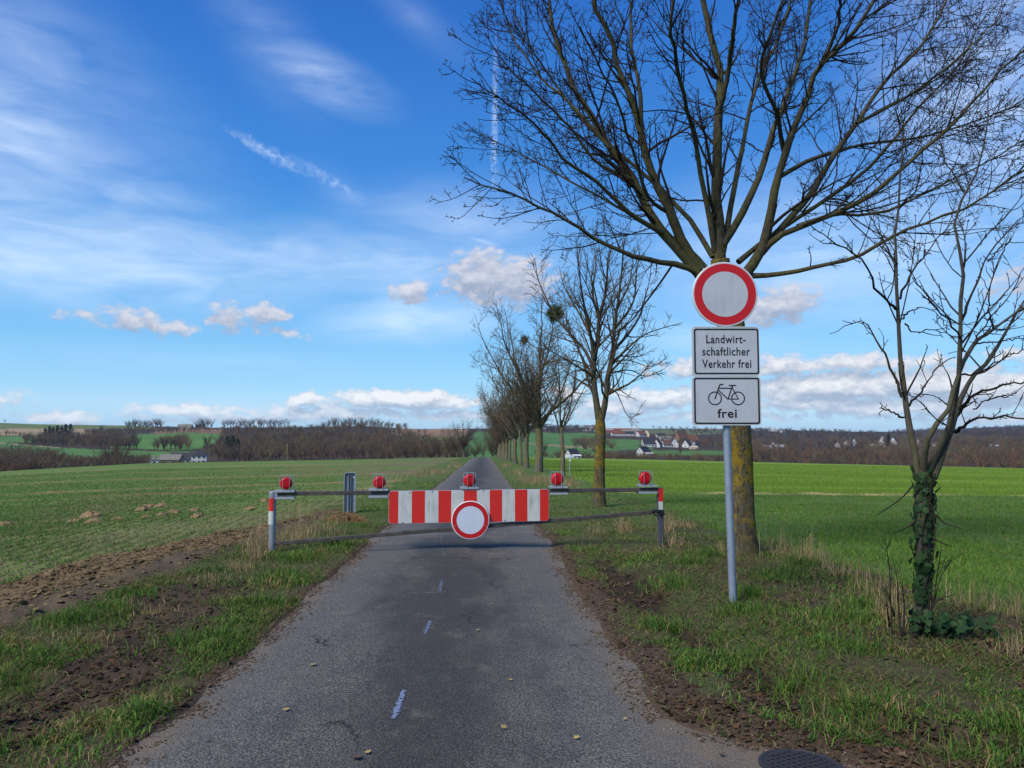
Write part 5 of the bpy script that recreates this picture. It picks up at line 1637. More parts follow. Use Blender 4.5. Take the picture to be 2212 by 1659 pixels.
# wooded hillside to the left of the road
W1 = together(wood([(480, 932), (700, 930), (860, 934), (900, 950), (1000, 962), (1000, 992), (700, 998), (455, 1003), (450, 975), (480, 950)], 800, 8, 13, 1, 1.1),
              wood([(690, 915), (880, 915), (880, 935), (690, 935)], 150, 10, 14, 2, 1.0),
              wood([(480, 926), (700, 926), (700, 936), (480, 938)], 120, 5, 9, 3, 1.2))
forest('woodland', *W1, TREES, 5, BR)
W2 = together(wood([(60, 952), (260, 948), (300, 958), (290, 972), (230, 972), (120, 966), (40, 960)], 190, 8, 12, 6, 1.2),
              wood([(190, 932), (370, 931), (480, 934), (300, 940), (230, 944), (180, 944)], 90, 7, 11, 7, 1.1),
              wood([(-300, 940), (40, 940), (60, 944), (-300, 945)], 60, 5, 8, 8, 1.2), wood([(340, 960), (410, 958), (410, 974), (330, 976)], 40, 9, 13, 9, 1.1))
forest('woodland', *W2, TREES, 8, BR)
# hedgerow at the foot of the left field
W3 = together(wood([(-250, 1000), (0, 995), (190, 1000), (318, 998), (318, 1007), (0, 1024), (-250, 1030)], 420, 5, 8, 10, 1.25, rmin=246),
              wood([(318, 1002), (470, 1000), (470, 1006), (318, 1010)], 60, 1.6, 3.2, 40, 1.5, rmin=246),
              wood([(-250, 994), (90, 985), (140, 1000), (-250, 1010)], 160, 7, 11, 11, 1.1, rmin=246))
forest('hedgerow', *W3, BUSH, 9, BR)
# woods across the valley on the right
W4 = together(wood([(1600, 948), (2260, 950), (2260, 1016), (1900, 1009), (1600, 1000)], 780, 7, 12, 12, 1.15),
              wood([(1300, 988), (1640, 992), (1900, 1004), (2260, 1014), (2260, 1022), (1300, 999)], 260, 4, 7, 13, 1.2, rmin=246),
              wood([(1400, 948), (1620, 940), (1620, 990), (1560, 990), (1560, 975), (1420, 955)], 110, 7, 10, 14, 1.1))
forest('woodland', *W4, TREES, 15, BR)
W5 = together(wood([(1140, 926), (1300, 926), (1300, 936), (1140, 937)], 150, 10, 14, 16, 1.2), wood([(1600, 929), (1900, 932), (2260, 944), (2260, 950), (1600, 950)], 330, 9, 14, 17, 1.3),
              wood([(1880, 931), (2260, 919), (2260, 944), (2050, 940)], 300, 10, 15, 18, 1.6), wood([(1400, 926), (1650, 928), (1650, 940), (1480, 942)], 90, 8, 12, 19, 1.2))
forest('woodland', *W5, TREES, 19, [(.095, .075, .062), (.075, .062, .056), (.11, .085, .064)])
W6 = together(wood([(1240, 952), (1280, 950), (1330, 962), (1330, 972), (1240, 970)], 50, 6, 9, 20, 1.3), wood([(1160, 983), (1420, 986), (1420, 993), (1160, 989)], 80, 3, 5.5, 21, 1.3, rmin=246),
              wood([(1070, 940), (1140, 940), (1140, 956), (1070, 958)], 24, 8, 11, 22, 1.1))
forest('hedgerow', *W6, BUSH, 23, BR)


def single(me, name, xd, yd, h_, w_, label, cat, group=None, rmin=246, rz=None):
    P_, ok = hit(xd, yd, rmin, 5000, 500)
    if not ok[0]: return None
    o = link(name, me, loc=P_[0] - np.array([0, 0, .3]))
    o.scale = (h_ * w_, h_ * w_, h_); o.rotation_euler = (0, 0, rng.uniform(0, 6.28) if rz is None else rz)
    return tag(o, label, cat, group)


# trees standing clear along the skyline
for x0, x1, y_, n, h0, h1, way, lab, grp in (
        (272, 352, 925, 16, 12, 16, 1, 'skyline tree from the conifers in the row above the green hillside field', 'skyline row above the green hillside field'),
        (423, 461, 925, 6, 15, 18, 1, 'tall pale bare tree from the hilltop houses in their clump', 'clump beside the hilltop houses'),
        (482, 625, 923, 22, 13, 17, 1, 'round headed skyline tree from the hilltop houses over the brown wood', 'long skyline row over the brown wood'),
        (710, 880, 921, 26, 13, 17, -1, 'bare tree counted from the road side on the highest wooded crest', 'trees on the wooded crest'),
        (892, 950, 921, 7, 12, 15, -1, 'round crowned skyline tree from the road above the brown ploughed field', 'trees above the brown ploughed field'),
        (960, 1040, 923, 10, 8, 11, -1, 'low skyline tree from the avenue where the road climbs the far hill', 'low trees where the road climbs'),
        (-4, 40, 911, 7, 7, 9, 1, 'tiny dark tree counted from the picture edge above the pale hill field', 'tiny trees above the pale hill field')):
    got = []
    for i in range(n):
        x_ = x0 + (x1 - x0) * (i + rng.uniform(.1, .9)) / n
        o = single(TREE_ME[int(rng.integers(3))][int(rng.integers(4))], 'bare_tree', x_, y_ + 1.5 + rng.uniform(-.5, 2), rng.uniform(h0, h1) * 1.2, rng.uniform(.95, 1.25), lab, 'tree', grp)
        if o: got.append(o)
    for i, o in enumerate(got[::way]): o['label'] = ORD[i] + ' ' + lab
for i, y_ in enumerate(np.linspace(966, 930, 12)):
    single(TREE_ME[0][i % 4], 'bare_tree', 1000 + 33 * (i / 11) + rng.normal(0, 1), float(y_), 9.5, 1.2, ORD[i] + ' bare tree counted uphill in the line climbing the far hill', 'tree', 'line of trees climbing the far hill')
single(TREE_ME[1][1], 'bare_tree', 294, 973, 17, 1.0, 'lone dark bare oak in front of the green hillside field', 'tree')
single(TREE_ME[2][3], 'bare_tree', 447, 975, 17, .8, 'pale slim bare tree beside the white farmhouse', 'tree')
single(TREE_ME[0][0], 'bare_tree', 918, 941, 11, 1.1, 'bare tree at the corner of the brown ploughed field, the darker of two', 'tree')
single(TREE_ME[1][2], 'bare_tree', 905, 940, 10, 1.1, 'slighter bare tree of the pair by the brown ploughed field', 'tree')
single(BUSH_ME[2][0], 'bush', 122, 1006, 9.5, 1.15, 'spreading bare willow bush with crooked branches in the hedgerow', 'bush', rmin=246)
single(BUSH_ME[3][1], 'bush', 238, 1007, 12.5, .95, 'huge rounded reddish brown bush in the hedgerow near the farm', 'bush', rmin=246)
single(BUSH_ME[2][2], 'bush', 262, 1006, 11, .9, 'olive brown rounded bush leaning against the huge reddish one', 'bush', rmin=246)
single(BUSH_ME[3][0], 'bush', 1740, 985, 11, .7, 'rusty red leafed bush among the brown trees below the village', 'bush')
single(BUSH_ME[1][1], 'bush', 1206, 988, 5, 1.2, 'dark rounded bush beside the lone white gabled house', 'bush', rmin=246)
single(BUSH_ME[0][2], 'bush', 1365, 990, 5.5, 1.3, 'dark rounded bush below the white house on the field edge', 'bush', rmin=246)
for i, (x_, y_, h_) in enumerate(((1388, 985, 13), (1178, 985, 11), (1283, 985, 10), (1470, 985, 9))):
    single(TREE_ME[i % 3][(i + 1) % 4], 'bare_tree', x_, y_, h_, .9, ['slim bare tree in front of the white house on the field edge', 'small bare tree between the avenue trunks and the lone white house', 'small spreading tree behind the lichen trunk at the field edge', 'thin bare tree on the field edge below the village'][i], 'tree', rmin=246)

# conifers


def conifer_mesh(seed, w_, layers, m_, top=1.0):
    rg = np.random.default_rng(seed)
    n = layers * 46
    t = rg.uniform(.10, 1, n) ** .9; r_ = w_ * (1.02 - t) ** .75 * rg.uniform(.35, 1.1, n) * (1 + .25 * np.sin(t * layers * 6.28)); a = rg.uniform(0, 6.28, n)
    c = np.c_[r_ * np.cos(a), r_ * np.sin(a), t * top]
    d = np.c_[np.cos(a), np.sin(a), rg.normal(-.25, .3, n)]; d /= np.linalg.norm(d, axis=1, keepdims=True)
    s = np.cross(d, np.array([0, 0, 1.0])) * rg.uniform(.6, 1.2, (n, 1)); k = rg.uniform(.05, .10, (n, 1))
    V = np.stack([c - d * k, c - s * k * .6, c + d * k * 1.1 + np.array([0, 0, -.02]), c + s * k * .6], 1).reshape(-1, 3)
    tr_ = tubes(np.array([[(0, 0, -.03), (0, 0, .4), (0, 0, .95)]], float), np.array([[.022, .016, .004]]), 5)
    V2, F2 = merge([(V, [np.arange(4 * n).reshape(-1, 4)]), tr_])
    return mesh_data('conifer', V2, F2, m_, False)


M_CON = mat('conifer needles', (.014, .024, .016), .85, 0, .15, .5, .35, (.024, .040, .022)); M_CON2 = mat('fir needles', (.020, .042, .020), .85, 0, .15, .5, .35, (.034, .062, .028))
CON = [conifer_mesh(1, .30, 5, M_CON), conifer_mesh(2, .22, 7, M_CON), conifer_mesh(3, .30, 5, M_CON2)]
for i, (x_, h_) in enumerate(((97, 14), (106, 16), (114, 15), (123, 17), (132, 16), (141, 18), (151, 18))):
    single(CON[i % 2], 'conifer', x_, 950 + rng.uniform(-1, 1), h_, 1.15, ORD[i] + ' dark conifer counted from the picture edge in the clump over the valley wood', 'conifer', 'dark conifers over the valley wood')
single(CON[0], 'conifer', 169, 948, 8, 1.1, 'single short dark conifer just beside the conifer clump', 'conifer')
for i, (x_, y_, h_) in enumerate(((490, 983, 15), (502, 984, 16), (513, 985, 14))):
    single(CON[2], 'conifer', x_, y_, h_, 1.1, ORD[i] + ' green fir counted from the farm at the wood edge', 'conifer', 'green firs near the farm')
single(CON[2], 'conifer', 444, 968, 10, 1.1, 'green conifer rising behind the farmhouse roof', 'conifer')
single(CON[1], 'conifer', 706, 946, 9, 1.5, 'dark conifer alone amid the brown hillside wood', 'conifer')
single(CON[1], 'conifer', 1920, 968, 17, .9, 'dark conifer between two white village gables', 'conifer')
single(CON[1], 'conifer', 1481, 950, 13, .7, 'narrow dark conifer beside the brown church roof', 'conifer'); single(CON[0], 'conifer', 1463, 946, 9, .8, 'small dark conifer above the white village houses', 'conifer')
single(CON[0], 'conifer', 1573, 951, 15, .8, 'dark conifer rising over village roofs close to the sign plates', 'conifer')

# ================================================================== houses
M_WALL = mat('white render', (.56, .56, .54), .85, 0, .2, .3, .6, (.44, .44, .43)); M_CREAM = mat('cream render', (.66, .58, .38), .85, 0, .2); M_BROWNW = mat('brick wall', (.22, .12, .08), .9, 0, .2)
M_ROOFD = mat('dark roof tiles', (.035, .035, .040), .7, 0, .3, .4, 2); M_ROOFR = mat('red roof tiles', (.17, .065, .042), .8, 0, .2, .4, 2); M_ROOFB = mat('brown roof tiles', (.13, .075, .050), .8, 0, .2, .4, 2)
M_ROOFG = mat('weathered fibre roof', (.20, .185, .15), .9, 0, .2, .5, 1.2, (.12, .11, .085)); M_PANE = mat('window glass', (.025, .03, .04), .15, 0, .6); M_GREYW = mat('grey wall', (.40, .39, .37), .9, 0, .2)


def house(name, xd, yd, w_, d_, h_, rh, rz, wm, rmx, label, wins=3, chim=True, hip=False, cat='house', floors=1, rmin=246, gable_w=1, z_off=-.3):
    P_, ok = hit(xd, yd, rmin, 5000, 600)
    if not ok[0]: return
    o = empty(name, P_[0] + np.array([0, 0, z_off]), rz, label=label, cat=cat)
    if name in ('house', 'garage') and xd > 1100: w_, d_, h_, rh = w_ * .84, d_ * .84, h_ * .84, rh * .84
    body = MB()
    hx, hy = w_ / 2, d_ / 2
    if hip:
        body.box((0, 0, h_ / 2), (w_, d_, h_))
    else:
        V = [(-hx, -hy, 0), (hx, -hy, 0), (hx, hy, 0), (-hx, hy, 0), (-hx, -hy, h_), (hx, -hy, h_), (hx, hy, h_), (-hx, hy, h_), (-hx, 0, h_ + rh - .02), (hx, 0, h_ + rh - .02)]
        body.add(V, [(0, 1, 5, 4), (2, 3, 7, 6), (1, 2, 6, 9, 5), (3, 0, 4, 8, 7), (3, 2, 1, 0)])
    body.build('wall', wm, o)
    e = .45
    r_ = MB()
    if hip:
        k = hy * .9; t = .18
        for dz in (0,):
            V = [(-hx - e, -hy - e, h_ - .1), (hx + e, -hy - e, h_ - .1), (hx + e, hy + e, h_ - .1), (-hx - e, hy + e, h_ - .1), (-hx + k, 0, h_ + rh), (hx - k, 0, h_ + rh)]
            r_.add(V, [(0, 1, 5, 4), (1, 2, 5), (2, 3, 4, 5), (3, 0, 4), (3, 2, 1, 0)])
    else:
        sl = rh / hy; t = .22
        pr = [(-hy - e, h_ - e * sl), (0, h_ + rh), (hy + e, h_ - e * sl), (hy + e, h_ - e * sl + t), (0, h_ + rh + t * 1.2), (-hy - e, h_ - e * sl + t)]
        V = [(x_, y_, z_) for x_ in (-hx - e, hx + e) for y_, z_ in pr]
        F = [(0, 1, 4, 5), (1, 2, 3, 4), (11, 10, 7, 6), (10, 9, 8, 7)] + [(i, 6 + i, 6 + (i + 1) % 6, (i + 1) % 6) for i in range(6)]
        r_.add(V, F)
    rf = r_.build('roof', rmx, o)
    if chim: MB().box((hx * .3, hy * .12, h_ + rh + .25), (.7, .7, 1.5)).build('chimney', M_BROWNW, rf)
    for fl in range(floors):
        z_ = 1.5 + fl * 2.7
        for i in range(wins):
            x_ = -hx + w_ * (i + .5) / wins
            f = MB().box((x_, -hy - .02, z_), (1.25, .08, 1.45)).build('window', M_GREYW, o); MB().box((x_, -hy - .07, z_), (1.0, .04, 1.2)).build('pane', M_PANE, f)
    if not hip:
        for sx in (-1, 1):
            for j in range(gable_w):
                f = MB().box((sx * (hx + .02), (j - (gable_w - 1) / 2) * 2.2, 1.5), (.08, 1.1, 1.4)).build('window', M_GREYW, o); MB().box((sx * (hx + .07), (j - (gable_w - 1) / 2) * 2.2, 1.5), (.04, .85, 1.15)).build('pane', M_PANE, f)
            f = MB().box((sx * (hx + .02), 0, h_ + rh * .25), (.08, 1.0, 1.2)).build('window', M_GREYW, o); MB().box((sx * (hx + .07), 0, h_ + rh * .25), (.04, .75, .95)).build('pane', M_PANE, f)
    MB().box((hx * .55, -hy - .03, 1.05), (1.1, .1, 2.1)).build('door', M_ROOFB, o)
    return o


# the farm beyond the left field
house('farmhouse', 431, 1001, 9.0, 9.0, 5.2, 4.2, .25, M_WALL, M_ROOFD, 'white farmhouse with steep dark hipped roof at the end of the farm buildings', 3, True, True, floors=2)
house('barn', 402, 1001, 18, 9, 3.0, 4.0, .10, M_GREYW, M_ROOFD, 'long low barn with dark roof joined between the farmhouse and the weathered shed', 4, False, cat='barn')
house('shed', 370, 1002, 12, 10, 3.0, 3.0, .06, mat('shed boards', (.20, .18, .15), .9), M_ROOFG, 'weathered shed with mossy pale roof in the middle of the farm', 2, False, cat='shed')
house('shed', 344, 1002.5, 10, 7, 3.2, 1.5, .3, M_WALL, M_ROOFG, 'low white shed with shallow roof at the field end of the farm', 2, False, cat='shed')
# hilltop houses above the left hill
house('house', 393, 926, 13, 9, 3.4, 4.5, .2, M_GREYW, M_ROOFG, 'first of three pale hilltop houses, beside the skyline trees', 3, False)
house('house', 408, 925.5, 12, 9, 3.4, 4.5, -.1, M_GREYW, M_ROOFG, 'middle one of three pale hilltop houses', 3, False)
house('house', 433, 926, 15, 9, 3.4, 4.5, .1, M_BROWNW, M_ROOFD, 'dark roofed hilltop house in front of the tall pale tree clump', 3, False)
house('house', 957, 925.5, 14, 9, 3, 3, .1, M_WALL, M_ROOFG, 'tiny pale house on the skyline near the climbing road', 2, False)
# the two houses on the valley floor
house('house', 1236, 990, 11, 7.5, 3.0, 5.0, .75, M_WALL, M_ROOFD, 'lone white gabled house with dark roof behind the small sign pole', 2, True, rmin=246)
house('garage', 1245, 990.5, 7, 5, 2.6, .9, .1, M_WALL, M_WALL, 'flat white annex beside the lone white gabled house', 2, False, cat='annex', rmin=246)
house('house', 1390, 985, 12, 8.5, 4.4, 4.6, .75, M_WALL, M_ROOFD, 'white house with dark gable roof at the far field edge, nearest of the village', 3, True, floors=1)
house('garage', 1402, 986, 7, 5, 2.8, 1.0, .1, M_WALL, M_WALL, 'small white garage beside the nearest white village house', 2, False, cat='garage')
VIL = [  # xd, yd(base), w, d, h, roof, rz, wall, roof mat, label
    (1400, 965, 15, 10, 4.5, 6.5, .15, M_WALL, M_ROOFD, 'big dark roofed white house at the near edge of the village'),
    (1421, 966, 11, 9, 4, 6, 1.0, M_WALL, M_ROOFD, 'white steep gabled house next to the big dark roofed one'),
    (1430, 964.5, 10, 8, 4, 5.5, .9, M_WALL, M_ROOFD, 'narrow white gable in the middle of the lower village row'),
    (1442, 965.5, 15, 9, 3.8, 5, .25, M_WALL, M_ROOFB, 'white house with long brown roof in the lower village row'),
    (1456, 966, 9, 10, 5, 7, 1.45, M_WALL, M_ROOFD, 'tall white gable end closing the lower village row'),
    (1438, 952, 18, 10, 4.5, 3.5, .1, M_WALL, M_ROOFG, 'broad pale house above the lower village row'),
    (1426, 945, 17, 10, 4, 4.5, .3, M_WALL, M_ROOFD, 'white house with blue grey roof in the upper village'),
    (1472, 952, 22, 12, 5, 11, .6, M_BROWNW, M_ROOFB, 'big brown roofed church like building in the village'),
    (1492, 952, 18, 10, 4, 6, .1, M_BROWNW, M_ROOFR, 'red roofed house behind the dark village gable'),
    (1500, 957, 10, 9, 5, 6, .2, M_BROWNW, M_ROOFR, 'small rusty gabled house near the end of the village'),
    (1484, 966.5, 12, 9, 4, 6, .95, M_WALL, M_ROOFD, 'white house with very steep dark roof below the church like building'),
    (1503, 963, 8, 7, 3.5, 4, .6, M_GREYW, M_ROOFD, 'small grey gabled cottage near the end of the village'),
    (1498, 970, 9, 6, 2.6, 1.0, .1, M_CREAM, M_CREAM, 'low cream flat building under the steep dark roof'),
    (1335, 941.5, 26, 11, 4.5, 5, .1, M_WALL, M_ROOFR, 'long white house with red roof in the upper village beside the lichen trunk'),
    (1356, 941.5, 24, 11, 4.5, 4, .05, M_WALL, M_ROOFD, 'long white house with dark roof in the upper village'),
    (1385, 943, 18, 11, 5, 6, .5, M_WALL, M_ROOFR, 'white house with bright red roof in the upper village'),
    (1396, 943, 13, 11, 6, 8, 1.4, M_CREAM, M_ROOFD, 'cream gable end beside the bright red roof'),
    (1345, 935, 40, 14, 5, 5, .05, M_BROWNW, M_ROOFR, 'row of brick buildings with red roofs high in the village'),
    (1318, 936, 30, 12, 4, 4, 0, M_BROWNW, M_ROOFR, 'low brick red buildings just past the lichen trunk'),
    (1365, 936, 44, 14, 5, 4, .05, M_GREYW, M_ROOFG, 'long grey halls under the hilltop'),
    (1330, 930, 120, 20, 6, 2, .03, M_WALL, M_WALL, 'very long white industrial hall on the hilltop over the village'),
    (1271, 931, 26, 16, 12, 2, .1, M_WALL, M_ROOFG, 'square white building alone on the skyline beside the dark wood'),
    # houses among the trees right of the sign
    (1669, 968, 8, 8, 4.5, 4.5, 1.3, M_WALL, M_ROOFD, 'white gable between brown trees just beyond the maple trunk'),
    (1683, 971, 12, 8, 3, 3, .2, M_WALL, M_WALL, 'low pale house just beyond the maple trunk'),
    (1694, 967, 8, 8, 3.5, 4.5, 1.4, M_WALL, M_ROOFD, 'small white gable standing alone among the trees'),
    (1655, 969, 9, 7, 3, 2, .1, M_GREYW, M_ROOFG, 'grey low house touching the maple trunk outline'),
    (1811, 966, 10, 8, 3.4, 4, .9, M_GREYW, M_ROOFD, 'greyish white gable in the woods between the maple and the ivy tree'),
    (1833, 964, 11, 8, 5, 4, .6, M_GREYW, M_ROOFB, 'pale house with brown roof half hidden in the woods'),
    (1842, 963, 9, 9, 5, 6, 1.5, M_WALL, M_ROOFD, 'bright white gable half hidden in the woods'),
    (1905, 960, 13, 9, 6, 7, 1.2, M_WALL, M_ROOFB, 'white gable with reddish brown roof beside the dark conifer'),
    (1893, 966, 22, 8, 3, 1.5, .05, M_CREAM, M_CREAM, 'long low cream building under the white gable by the conifer'),
    (1931, 961, 13, 9, 5, 7, .9, M_WALL, M_ROOFD, 'white house with dark roof past the dark conifer'),
    (1981, 964, 12, 9, 5, 6, 1.3, M_WALL, M_ROOFD, 'white gabled house seen between the ivy tree stems'),
    (2024, 964, 12, 8, 3.5, 2, .1, M_WALL, M_ROOFB, 'low pale house beside the ivy tree stems'),
    (2160, 963, 22, 9, 3, 2.4, .05, M_WALL, M_ROOFB, 'low white bungalow with brown roof near the green slope'),
    (1668, 932, 40, 16, 8, 2, .1, M_WALL, M_WALL, 'white flat block on the far hilltop behind the maple trunk'),
    (1690, 934, 18, 14, 7, 3, .3, M_WALL, M_ROOFG, 'small white block on the far hilltop slope'),
    (1640, 930, 24, 12, 5, 4, .2, M_GREYW, M_ROOFG, 'pale houses cresting the far hill beside the maple trunk'),
]
for xd, yd, w_, d_, h_, rh, rz, wm, rmx, lab in VIL:
    house('house', xd, yd, w_, d_, h_, rh, rz, wm, rmx, lab, max(2, int(w_ / 4)) if w_ < 60 else 14, rh > 3.5 and w_ < 30, floors=1)

# thin stakes along the far edge of the right field
for i, x_ in enumerate((1436, 1456, 1474, 1492, 1511, 1528, 1545, 1560)):
    P_, ok = hit(x_, 992 + i * .55, 100, 400)
    if ok[0]:
        h_ = 1.3 + .5 * (i % 3 == 1)
        tag(MB().tube([(0, 0, -.2), (.02, 0, h_ * .6), (.0, 0, h_)], .05, 6).build('fence_stake', mat('pale stake', (.24, .21, .17)), None, True, loc=P_[0]), ORD[i] + ' thin pale stake from the lichen trunk along the far field edge', 'stake', 'stakes along the far field edge')
P_, ok = hit(620, 1046, 5, 200)
tag(MB().tube([(0, 0, -.1), (.01, 0, .5), (-.03, 0, 1.2), (-.02, 0, 1.75)], .012, 5).build('dry_stalk', mat('straw', (.30, .24, .12)), None, True, loc=P_[0] if ok[0] else (0, 0, 0)), 'tall single dry stalk standing in the left field near the first lamp', 'stalk')
for i, (x_, y_) in enumerate(((1018, 926), (1031, 926), (1521, 931), (1540, 931))):
    P_, ok = hit(x_, y_, 400, 5000, 600)
    if ok[0]:
        r_ = float(np.hypot(*P_[0][:2])); k_ = r_ / FPX
        mst = empty('wind_turbine' if i < 2 else 'radio_mast', P_[0], 0, label=['hair thin white wind turbine on the skyline above the road', 'second hair thin wind turbine above the road, nearer the avenue', 'hair thin mast on the skyline over the village', 'second hair thin mast over the village beside the sign plates'][i], cat='wind turbine' if i < 2 else 'mast')
        MB().tube([(0, 0, -2), (0, 0, 16 * k_)], [.35 * k_, .22 * k_], 6).build('tower', M_GREYW, mst)
        for a in ((80, 200, 320) if i < 2 else (0, 180)):
            MB().tube([(0, -.3 * k_, 15.5 * k_), (5 * k_ * math.cos(R(a)) * (1 if i < 2 else .4), -.3 * k_, 15.5 * k_ + 5 * k_ * math.sin(R(a)))], [.22 * k_, .08 * k_], 5).build('blade' if i < 2 else 'aerial', M_GREYW, mst)

# ================================================================== grass, litter and clods
rg = np.random.default_rng(123)
M_GRASS = bpy.data.materials.new('grass blades'); M_GRASS.use_nodes = True
g = NT(M_GRASS.node_tree); b = g.n['Principled BSDF']
vc = g.node('ShaderNodeVertexColor'); vc.layer_name = 'tint'
g.put(b.inputs['Base Color'], vc.outputs[0]); b.inputs['Roughness'].default_value = .7; b.inputs['Specular IOR Level'].default_value = .07
tr_ = g.node('ShaderNodeBsdfTranslucent'); g.put(tr_.inputs['Color'], vc.outputs[0])
mx = g.node('ShaderNodeMixShader'); mx.inputs[0].default_value = .25
g.l.new(b.outputs[0], mx.inputs[1]); g.l.new(tr_.outputs[0], mx.inputs[2])
g.l.new(mx.outputs[0], g.n['Material Output'].inputs['Surface'])

GREENS = np.array([(.086, .182, .027), (.112, .212, .033), (.070, .152, .027), (.15, .22, .043), (.056, .138, .031)])
YELLOWS = np.array([(.24, .19, .075), (.30, .23, .10), (.17, .15, .050), (.20, .13, .065)])
STRAW = np.array([(.36, .27, .13), (.42, .33, .18), (.28, .19, .09), (.30, .22, .11)])


def pick(pal, n, jit=.25):
    return pal[rg.integers(len(pal), size=n)] * rg.uniform(1 - jit, 1 + jit, (n, 1))


def blades(name, x, y, h, w_, lean, col, parent=None, seg2=True, z=None, curl=.5):
    """curved blades: two quads' worth of leaf each, rooted in the soil"""
    n = len(x)
    z = (H(x, y) - .008) if z is None else z
    a = rg.random(n) * 6.2832; sx, sy = np.cos(a), np.sin(a)
    la = rg.random(n) * 6.2832; lx, ly = np.cos(la) * lean, np.sin(la) * lean
    b0 = np.stack([x, y, z], 1)
    sd = np.stack([sx, sy, np.zeros(n)], 1) * (w_ / 2)[:, None]
    ld = np.stack([lx, ly, np.zeros(n)], 1) * h[:, None]
    up = np.stack([np.zeros(n), np.zeros(n), h], 1)
    k = np.sqrt(np.clip(1 - (lean * .95) ** 2, .05, 1))[:, None]
    if seg2:
        m_ = b0 + ld * .32 + up * .60 * (k * .5 + .5)
        t = b0 + ld + up * (k - curl * np.clip(lean, 0, 1)[:, None] * .45)
        V = np.stack([b0 - sd, b0 + sd, m_ + sd * .75, m_ - sd * .75, t], 1).reshape(-1, 3)
        i = (np.arange(n) * 5)[:, None]; F = [i + np.array([0, 1, 2, 3]), i + np.array([3, 2, 4])]; nv = 5
    else:
        t = b0 + ld + up * k
        V = np.stack([b0 - sd, b0 + sd, t], 1).reshape(-1, 3); i = (np.arange(n) * 3)[:, None]; F = [i + np.array([0, 1, 2])]; nv = 3
    C = np.repeat(col, nv, 0)
    return link(name, mesh_data(name, V, F, M_GRASS, True, C), parent, kind='stuff')


def wedge(n, d0, d1, margin=1.08, power=0.0):
    """places in front of the camera, denser close by (power 0 = same number per doubling of distance)"""
    u = rg.random(n)
    d = np.exp(np.log(d0) + (np.log(d1) - np.log(d0)) * u) if power == 0 else (d0 ** power + (d1 ** power - d0 ** power) * u) ** (1 / power)
    xd = rg.uniform(-420, 2640, n)
    P_ = at(xd, np.full(n, 945.6), d)
    return P_[:, 0], P_[:, 1], d


# ---- verge grass in clumps
x, y, d = wedge(880000, 3.0, 34, power=-.35); q_ = (x > -6.5) & (x < 5.7); x, y, d = x[q_], y[q_], d[q_]
Z = zones(x, y)
clump = fbm(x, y, .55, 3, 201) + .5 * fbm(x, y, .16, 2, 202) + .35 * Z['n1']
keep = (np.maximum(Z['dl'], Z['dr']) > .02) & (Z['fieldl'] < .5) & (Z['strip'] < .5) & (Z['clod'] < .35)
dens = sst(clump, -.45, .55)
dens = .10 + .90 * dens
dens *= (1 - .93 * Z['mudl']) * (1 - .93 * Z['edgel']) * (1 - .96 * Z['edger']) * (1 - .93 * Z['rut']) * (1 - .72 * Z['litter'])
keep &= rg.random(len(x)) < dens * .95 + .01
x, y, d, clump = x[keep], y[keep], d[keep], clump[keep]
n = len(x); nn = fbm(x, y, 1.1, 3, 203); yl = sst(fbm(x, y, .45, 3, 204) + .3 * nn, .12, .75)
h = rg.uniform(.025, .07, n) * (1 + .9 * sst(clump, .25, .9)) * (.8 + .4 * sst(nn, -.5, .6)) * (1 + .25 * (x < 0))
col = np.where((rg.random(n) < .16 + .50 * yl)[:, None], pick(YELLOWS, n), pick(GREENS, n)) * (.85 + .3 * sst(nn, -.6, .6))[:, None]
blades('verge_grass', x, y, h, rg.uniform(.003, .0065, n) * (1 + d / 14), rg.uniform(.5, 1.0, n), col)
N_V = n

# ---- matted old grass pressed to the ground
x, y, d = wedge(520000, 3.0, 26, power=-.3); q_ = (x > -5.5) & (x < 5.7); x, y, d = x[q_], y[q_], d[q_]
Z = zones(x, y); mt_ = sst(fbm(x, y, .7, 3, 241) + .35 * fbm(x, y, .15, 2, 242), -.35, .5)
keep = (np.maximum(Z['dl'], Z['dr']) > .02) & (Z['fieldl'] < .5) & (Z['strip'] < .5) & (rg.random(len(x)) < mt_ * (1 - .9 * Z['mudl']) * (1 - .9 * Z['edger']) * (1 - .8 * Z['rut']) * (1 - .8 * Z['clod']) * .6)
x, y, d = x[keep], y[keep], d[keep]; n = len(x)
col = np.where((rg.random(n) < .55)[:, None], pick(np.array([(.19, .15, .062), (.15, .11, .055), (.23, .18, .085), (.11, .078, .042)]), n), pick(GREENS * .85, n))
blades('matted_grass', x, y, rg.uniform(.05, .12, n), rg.uniform(.003, .0055, n) * (1 + d / 14), rg.uniform(.88, 1.0, n), col, seg2=False, z=H(x, y) + rg.uniform(0, .015, n))

